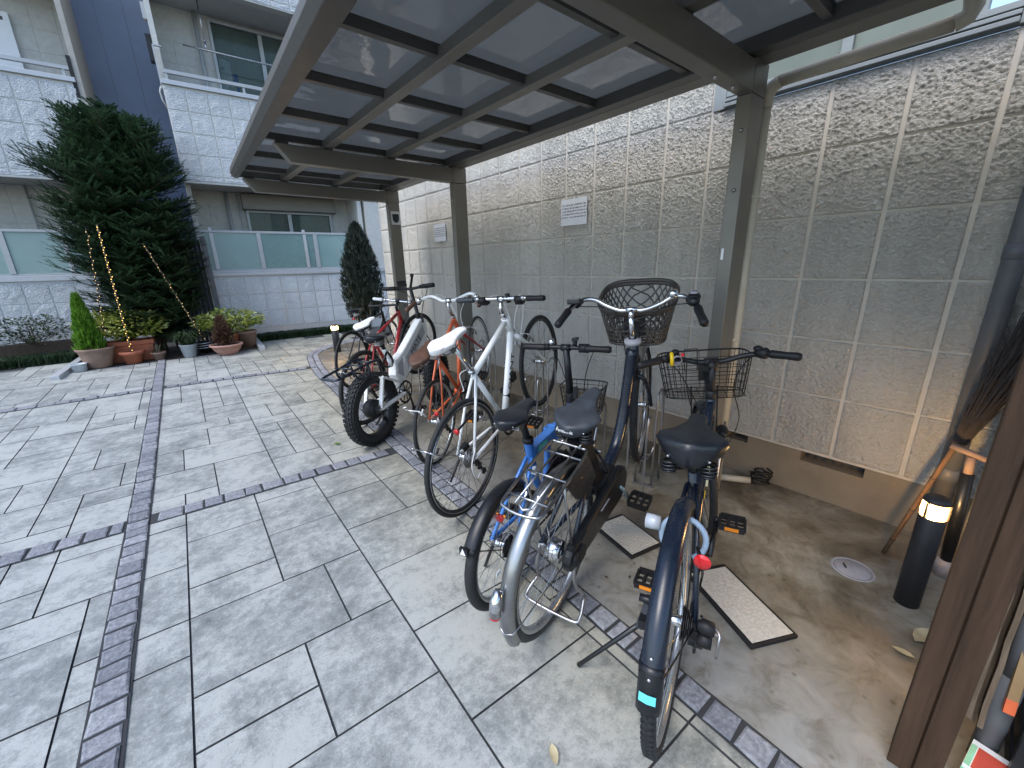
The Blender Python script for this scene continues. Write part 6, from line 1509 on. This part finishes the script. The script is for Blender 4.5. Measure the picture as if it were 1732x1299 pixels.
# ---- 6  white fat tyred folding e-bike
def fat_bike():
    r = .298
    b = Bike('bicycle', 'white folding electric bicycle with very fat black tyres, black rear rack and MATE lettering', (1.10, 3.125), 31, 0, -1, r)
    ax, fx, bb = V(0, 0, r), V(1.09, 0, r), V(.40, 0, .325); hb, ht = V(.875, 0, .68), V(.835, 0, .85)
    b.steer(ht, hb, 12)
    for nm, c, fro in (('rear_wheel', ax, False), ('front_wheel', fx, True)):
        w = b.wheel(nm, c, r, .102, .014, M['rimdark'], n=28, front=fro, hub=(.070, .066), flange=.03, rw=.066, spoke_mat=M['black'])
        m = b.mb(fro)
        for k in range(46):
            a = 2 * PI * k / 46
            for y, rr, w_ in ((-.030, .296, .016), (-.010, .2995, .015), (.010, .2995, .015), (.030, .296, .016), (-.045, .2835, .012), (.045, .2835, .012)):
                aa = a + (.068 if abs(y) == .010 else 0); m.box(c + V(math.cos(aa) * rr, y, math.sin(aa) * rr), (.009, w_, .023), Matrix.Rotation(-aa, 3, 'Y') @ Matrix.Rotation(0, 3, 'X'))
        m.build('tread', M['rubber'], w)
        m = b.mb(fro)
        if not fro:
            m.lathe([(.02, -.062), (.062, -.055), (.078, -.03), (.078, .03), (.06, .055), (.02, .062)], c, 'y', 24); m.build('motor', M['blackm'], w)
    f = None
    for k, (a0, st_) in enumerate(((246, 9), (300, 0))):
        pass
    rimw = [o for o in b.root.children if o.name.startswith('rear_wheel')][0]
    for a0, tx in ((285, 'TORNADO'),):
        for i, ch in enumerate(tx):
            a = R(a0 + i * 9.5); o = ax + V(math.cos(a) * .252, -.0415, math.sin(a) * .252); text_part('tyre_lettering', ch, .036, M['label_white'], rimw, frame_mtx(o, (-math.sin(a), -.0, math.cos(a)), (-math.cos(a), -.62, -math.sin(a))), .0008)
    m = b.mb(); up = V(0, 1, 0)
    m.bar(V(.225, 0, .745), V(.475, 0, .53), .050, .135, (0, 1, 0)) if False else None
    m.prism([(.43, .42), (.56, .495), (.895, .765), (.868, .90), (.79, .925), (.44, .675)], -.036, .036)
    m.prism([(.355, .385), (.43, .415), (.44, .675), (.32, .62), (.30, .50)], -.041, .041)
    m.tube([hb - V(-.003, 0, .012), ht + V(-.003, 0, .015)], .027, 14)
    m.bar(V(.375, 0, .45), bb, .05, .06, (0, 1, 0)); m.tube([V(.40, 0, .50), V(.235, 0, .745)], .0215, 14)
    fr = m.build('frame', M['white'], b.root, bevel=.012)
    m = b.mb(); m.prism([(.50, .515), (.835, .785), (.80, .87), (.485, .625)], -.0375, -.0364); m.prism([(.335, .51), (.415, .46), (.422, .63), (.345, .59)], -.0425, -.0414); m.build('side_panel', plain('pale_grey_panel', (.40, .42, .45), .4), fr)
    d = V(.32, 0, .235).normalized(); b.frame_text('MATE', .075, M['blackm'], V(.66, -.0382, .70), d, V(-d.z, 0, d.x), fr, .0006, 1.15)
    m = b.mb(); m.box(V(.447, -.04, .61), (.028, .014, .06)); m.box(V(.447, 0, .668), (.03, .05, .012)); m.build('hinge', M['white'], fr, bevel=.003)
    m = b.mb()
    for sg in (-1, 1):
        m.bar(bb + V(-.03, sg * .062, .0), ax + V(0, sg * .075, 0), .022, .034, (0, 1, 0)); m.bar(ax + V(.005, sg * .075, .0), V(.075, sg * .072, .545), .02, .032, (0, 1, 0)); m.bar(V(.07, sg * .072, .55), V(.345, sg * .05, .43), .02, .034, (0, 1, 0))
    m.tube([V(.075, -.07, .545), V(.075, .07, .545)], .014, 10); m.build('swing_arm', M['white'], b.root, bevel=.004)
    m = b.mb(True); cr = hb + V(.012, 0, -.04); m.tube([hb, cr], .024, 12); m.box(cr, (.06, .17, .045))
    for sg in (-1, 1): m.tube([cr + V(0, sg * .07, .02), cr.lerp(fx, .45) + V(0, sg * .074, 0)], .018, 12); m.tube([cr.lerp(fx, .45) + V(0, sg * .074, 0), fx + V(0, sg * .074, 0)], .022, 12)
    m.build('fork', M['white'], b.root, bevel=.003)
    m = b.mb(); m.tube([V(.245, 0, .735), V(.20, 0, .80)], .0165, 12); m.build('seat_post', M['blackm'], b.root); b.saddle(V(.17, 0, .875), .275, .21, M['saddle'], .0, .034, .055, False)
    m = b.mb(); m.tube([V(.21 + math.cos(a) * .055, -.045 + .012 * math.sin(2 * a), .66 + math.sin(a) * .062) for a in [k * .42 for k in range(34)]], .0095, 8); lk = m.build('coil_lock', M['black'], b.root); m = b.mb(); m.tube([V(.20, -.06, .665), V(.235, -.055, .60)], .017, 10); m.build('lock_body', M['label_white'], lk)
    # black tube rack
    m = b.mb(); zt = .675
    m.tube(smooth_pts([(.06, -.075, zt + .02), (-.05, -.085, zt + .025), (-.24, -.075, zt + .0), (-.37, -.075, zt - .02), (-.405, -.045, zt - .025), (-.405, .045, zt - .025), (-.37, .075, zt - .02), (-.24, .075, zt), (-.05, .085, zt + .025), (.06, .075, zt + .02)], 5), .0095, 10)
    for sg in (-1, 1):
        m.tube(smooth_pts([(.05, sg * .082, .565), (-.04, sg * .088, .60), (-.20, sg * .09, .605), (-.25, sg * .08, zt)], 5), .0085, 10)
        for x in (.03, -.09): m.tube([(x, sg * .08, zt + .02), (x + .03, sg * .086, .575)], .007, 8)
    for x in (-.02, -.14, -.25): m.tube([(x, -.08, zt + .018), (x, .08, zt + .018)], .007, 8)
    m.build('rear_rack', M['navy'], b.root)
    b.cassette(ax, .046, .024, 7, -.068, M['steel']); b.derailleur(ax + V(0, -.02, 0), M['black'], .12); b.crank(bb, .098, R(-75), .165, M['blackm'], M['black'], 8, q=.075, amber=False); b.chain(bb, ax, .098, .035, -.062, M['blackm'])
    # tall folding stem and bar
    d = V(-.135, 0, .36).normalized(); top = ht + d * .375; m = b.mb(True); m.tube([ht, ht + d * .10, ht + d * .11, top], [.024, .024, .017, .016], 14); m.box(ht + d * .07 + V(0, -.028, 0), (.035, .02, .07)); m.lathe([(.018, -.015), (.026, -.01), (.026, .01), (.018, .015)], ht + d * .12, 'z', 12); m.build('stem', M['black'], b.root)
    m = b.mb(True); m.tube(smooth_pts([top + V(-.05, .24, .02), top + V(-.02, .11, .01), top, top + V(-.02, -.11, .01), top + V(-.05, -.24, .02)], 4), .0125, 10); bar = m.build('handlebar', M['black'], b.root)
    for sg in (1, -1): dd = V(-.12, sg, .03); b.grips(bar, [(top + V(-.052, sg * .245, .02), dd)], M['blackm'], .0165, .12); b.lever(bar, top + V(-.028, sg * .115, .012), dd, (1, 0, -.1), .12)
    m = b.mb(True); m.box(top + V(-.03, .06, .05), (.02, .075, .05), Matrix.Rotation(R(-35), 3, 'Y')); m.tube([top, top + V(.03, -.02, .10)], .012, 8); m.ball(top + V(.03, -.02, .115), .018, 6); m.build('display', M['black'], bar)
    b.cable([top + V(.02, -.15, .01), top + V(.13, -.1, -.05), top + V(.16, -.02, -.22), V(.92, -.02, .72)], M['black'], .0035); b.cable([top + V(.02, .15, .01), top + V(.12, .08, -.06), top + V(.14, .02, -.25), V(.90, .02, .70)], M['black'], .0035)
    b.kickstand(bb + V(-.09, .07, -.06), V(.30, .24, .012), M['blackm'], .009)
fat_bike()

# ---- 7  red bicycle with white saddle
def red_bike():
    r = .342
    b = Bike('bicycle', 'red bicycle with white and black saddle standing behind the fat tyred bicycle', (1.215, 3.60), 34, 12, 0, r)
    P = dict(ax=V(0, 0, r), fx=V(1.03, 0, r), bb=V(.44, 0, .275), sc=V(.28, 0, .70), ht=V(.78, 0, .80), hb=V(.815, 0, .69)); ax, fx, bb, sc, ht, hb = [P[k] for k in ('ax', 'fx', 'bb', 'sc', 'ht', 'hb')]
    b.steer(ht, hb, -8)
    diamond(b, P, M['red'], (.0155, .019, .016, .009, .008), fork_mat=M['black'])
    b.wheel('rear_wheel', ax, r, .034, .018, M['rimdark'], n=28, spoke_mat=M['blackm']); b.wheel('front_wheel', fx, r, .034, .018, M['rimdark'], n=28, front=True, spoke_mat=M['blackm'])
    b.cassette(ax, .055, .022, 8, -.044); b.derailleur(ax, M['blackm'], .13); b.crank(bb, .09, R(40), .17, M['blackm'], M['blackm'], 5); b.chain(bb, ax, .09, .04, -.048)
    b.rim_brake(ax, r, 126, M['chrome'])
    sd = (sc - bb).normalized(); b.tubes('seat_post', [([sc, sc + sd * .17], .0138)], M['chrome']); b.saddle(V(.215, 0, .885), .28, .165, M['whiteleather'], .01, .034, .028, False); m = b.mb(); m.box(V(.17, 0, .852), (.15, .10, .022)); m.build('saddle_base', M['blackm'], b.root, bevel=.008)
    m = b.mb(True); dd = (ht - hb).normalized(); top = ht + dd * .05; cl = top + V(.05, 0, .05); m.tube([ht, top, cl], .014, 12); m.tube([cl - V(0, .024, 0), cl + V(0, .024, 0)], .0175, 12); m.build('stem', M['blackm'], b.root)
    m = b.mb(True); m.tube([cl + V(-.03, .28, .01), cl + V(-.01, .12, .005), cl, cl + V(-.01, -.12, .005), cl + V(-.03, -.28, .01)], .0125, 12); bar = m.build('handlebar', M['chrome'], b.root)
    for sg in (1, -1): dd = V(-.1, sg, .03); b.grips(bar, [(cl + V(-.032, sg * .288, .01), dd)], M['label_white'] if sg > 0 else M['blackm'], .016, .11); b.lever(bar, cl + V(-.016, sg * .15, .006), dd, (1, 0, -.3), .11, M['chrome'])
    b.cable([cl + V(0, -.12, 0), cl + V(.12, -.08, -.02), cl + V(.11, 0, -.16), V(.84, 0, .66)]); b.cable([cl + V(0, .12, 0), cl + V(.12, .08, -.02), cl + V(.11, 0, -.16), V(.80, 0, .62)])
red_bike()

# ---- 8  black drop bar bicycle, farthest
def road_bike():
    r = .338
    b = Bike('bicycle', 'farthest bicycle, slim black frame and thin tyres, next to the far bollard', (1.51, 4.76), 39, 0, 0, r)
    P = dict(ax=V(0, 0, r), fx=V(.99, 0, r), bb=V(.41, 0, .27), sc=V(.25, 0, .72), ht=V(.78, 0, .80), hb=V(.815, 0, .68)); ax, fx, bb, sc, ht, hb = [P[k] for k in ('ax', 'fx', 'bb', 'sc', 'ht', 'hb')]
    b.steer(ht, hb, 8)
    diamond(b, P, M['black'], (.015, .018, .015, .008, .007))
    b.wheel('rear_wheel', ax, r, .026, .022, M['rimdark'], n=24, spoke_mat=M['blackm']); b.wheel('front_wheel', fx, r, .026, .022, M['rimdark'], n=20, front=True, spoke_mat=M['blackm'])
    b.cassette(ax, .045, .022, 8, -.044, M['blackm']); b.derailleur(ax, M['black'], .12); b.crank(bb, .09, R(100), .17, M['black'], M['black'], 5, amber=False); b.chain(bb, ax, .09, .035, -.048, M['blackm'])
    sd = (sc - bb).normalized(); b.tubes('seat_post', [([sc, sc + sd * .19], .0138)], M['black']); b.saddle(V(.19, 0, .905), .275, .14, M['saddle'], .0, .034, .04, False)
    m = b.mb(); m.lathe([(0, -.012), (.015, -.010), (.017, -.003), (.014, .002)], V(.13, 0, .80), 'x', 14); m.build('rear_lamp', M['redlens'], b.root)
    m = b.mb(True); dd = (ht - hb).normalized(); top = ht + dd * .05; cl = top + V(.085, 0, .03); m.tube([ht, top, cl], .014, 12); m.tube([cl - V(0, .024, 0), cl + V(0, .024, 0)], .0175, 12); m.build('stem', M['black'], b.root)
    m = b.mb(True)
    for sg in (1, -1): m.tube(smooth_pts([cl, cl + V(0, sg * .12, 0), cl + V(.01, sg * .195, 0), cl + V(.07, sg * .205, -.005), cl + V(.085, sg * .207, -.06), cl + V(.05, sg * .21, -.12), cl + V(-.05, sg * .212, -.13)], 5), .0145, 10)
    bar = m.build('handlebar', M['blackm'], b.root)
    for sg in (1, -1): m = b.mb(True); m.tube([cl + V(.06, sg * .205, .0), cl + V(.11, sg * .206, .015), cl + V(.125, sg * .206, .05)], [.017, .016, .012], 10); m.tube([cl + V(.115, sg * .206, .02), cl + V(.115, sg * .212, -.05), cl + V(.09, sg * .215, -.09)], [.006, .006, .004], 8); m.build('brake_hood', M['blackm'], bar)
    b.cable([cl + V(.12, .206, .04), cl + V(.16, .1, .03), cl + V(.12, 0, -.10), V(.83, 0, .66)]); b.cable([cl + V(.12, -.206, .04), cl + V(.16, -.1, .03), cl + V(.12, 0, -.10), V(.80, 0, .62)])
road_bike()

# ---- wheel racks
def rack(x, y, yaw, hi, label, r=.34, gap=.052):
    """steel loop rack: two bent hoops with a small tray that takes the front tyre; x, y is below the wheel centre"""
    t = thing('bicycle_rack', label, 'rack', (x, y, gz(y) + .01), (0, 0, R(yaw)), 'steel wheel racks'); m = MB(); q = .0075
    h = hi + .02
    for sg in (-1, 1):
        g = sg * gap
        if hi > .12:
            m.tube(smooth_pts([V(-.10, g * 1.15, 0), V(-.085, g, h * .6), V(-.075, g, h + .20), V(-.05, g, h + .26), V(-.02, g, h + .26)], 4), q, 8); m.tube(smooth_pts([V(.235, g * 1.15, 0), V(.235, g, h + .26), V(.20, g, h + .36), V(.13, g, h + .36), V(.10, g, h + .28), V(.10, g, 0)], 4), q, 8)
        else:
            m.tube(smooth_pts([V(-.12, g, .0), V(-.11, g, .16), V(-.06, g, .24), V(.02, g, .26), V(.16, g, .50), V(.24, g, .50), V(.27, g, .40), V(.27, g, 0)], 4), q, 8)
    for x_ in (-.10, .10, .235) if hi > .12 else (-.12, .27): m.box((x_, 0, .004), (.03, gap * 2.6, .006))
    fr = m.build('frame', M['steel'], t)
    if hi > .12:
        m = MB(); m.tube(smooth_pts([V(-.085, -gap, h + .01), V(-.03, -gap * .8, h - .025), V(.06, -gap * .8, h - .025), V(.10, -gap, h + .02)], 4), q * .8, 8); m.tube(smooth_pts([V(-.085, gap, h + .01), V(-.03, gap * .8, h - .025), V(.06, gap * .8, h - .025), V(.10, gap, h + .02)], 4), q * .8, 8)
        for x_ in (-.05, 0., .05): m.tube([V(x_, -gap * .8, h - .024), V(x_, gap * .8, h - .024)], q * .7, 6)
        m.build('wheel_tray', M['steel'], t)
    return t
rack(2.03, 1.262, 16, .245, 'tall steel rack holding up the front wheel of the silver mudguard bicycle')
rack(1.99, 2.155, 20, .30, 'tall steel rack under the raised front wheel of the white flat bar bicycle')
rack(2.09, 3.005, 33, .31, 'tall steel rack under the raised front wheel of the orange bicycle')
rack(2.02, 4.15, 34, .21, 'steel rack at the front wheel of the red bicycle behind the fat tyred one')
rack(1.82, 1.515, 20.5, .0, 'low steel rack around the front wheel of the blue folding bicycle', gap=.035)
rack(2.03, .84, 20, .0, 'low steel rack around the front wheel of the nearest bicycle', gap=.032)
rack(2.29, 5.38, 39, .0, 'low steel rack around the front wheel of the farthest black bicycle', gap=.03)
# ------------------------------------------------------------------ camera, sky, sun
W = bpy.data.worlds.new('World'); C.world = W; W.use_nodes = True; nt = W.node_tree
bg = nt.nodes['Background']; sky = nt.nodes.new('ShaderNodeTexSky'); sky.sky_type = 'NISHITA'; sky.sun_disc = False
EL, AZS = 56, 262
sky.sun_elevation = R(EL); sky.sun_rotation = R(AZS); sky.air_density = 1.15; sky.dust_density = 1.6; sky.ozone_density = 2.2
nt.links.new(sky.outputs[0], bg.inputs['Color']); bg.inputs['Strength'].default_value = .15
sl = bpy.data.lights.new('sun', 'SUN'); sl.energy = .85; sl.angle = R(32); sl.color = (1, .975, .94)
so = bpy.data.objects.new('sun', sl); COL.objects.link(so); so.location = (-6, -6, 12)
az = R(AZS); d = Vector((math.sin(az) * math.cos(R(EL)), math.cos(az) * math.cos(R(EL)), math.sin(R(EL))))
so.rotation_euler = d.to_track_quat('Z', 'Y').to_euler()
cam = bpy.data.cameras.new('camera'); co = bpy.data.objects.new('camera', cam); COL.objects.link(co); C.camera = co
cam.sensor_width = 36; cam.lens = 36 * 690 / 1732; cam.clip_start = .05; cam.clip_end = 300
yaw, pit, rol = R(39.25), R(16.45), R(-1.33)
fw = Vector((math.sin(yaw) * math.cos(pit), math.cos(yaw) * math.cos(pit), -math.sin(pit)))
rt = Vector((math.cos(yaw), -math.sin(yaw), 0)); up = rt.cross(fw)
r2 = rt * math.cos(rol) + up * math.sin(rol); u2 = up * math.cos(rol) - rt * math.sin(rol)
mw = Matrix((r2, u2, -fw)).transposed().to_4x4(); mw.translation = (0, 0, 1.4); co.matrix_world = mw
C.render.engine = 'CYCLES'; C.cycles.max_bounces = 8; C.cycles.transparent_max_bounces = 12; C.cycles.caustics_reflective = False; C.cycles.caustics_refractive = False
C.view_settings.view_transform = 'Standard'; C.view_settings.look = 'None'; C.view_settings.exposure = 1.38; C.view_settings.gamma = 1
C.render.resolution_x = 1024; C.render.resolution_y = 768
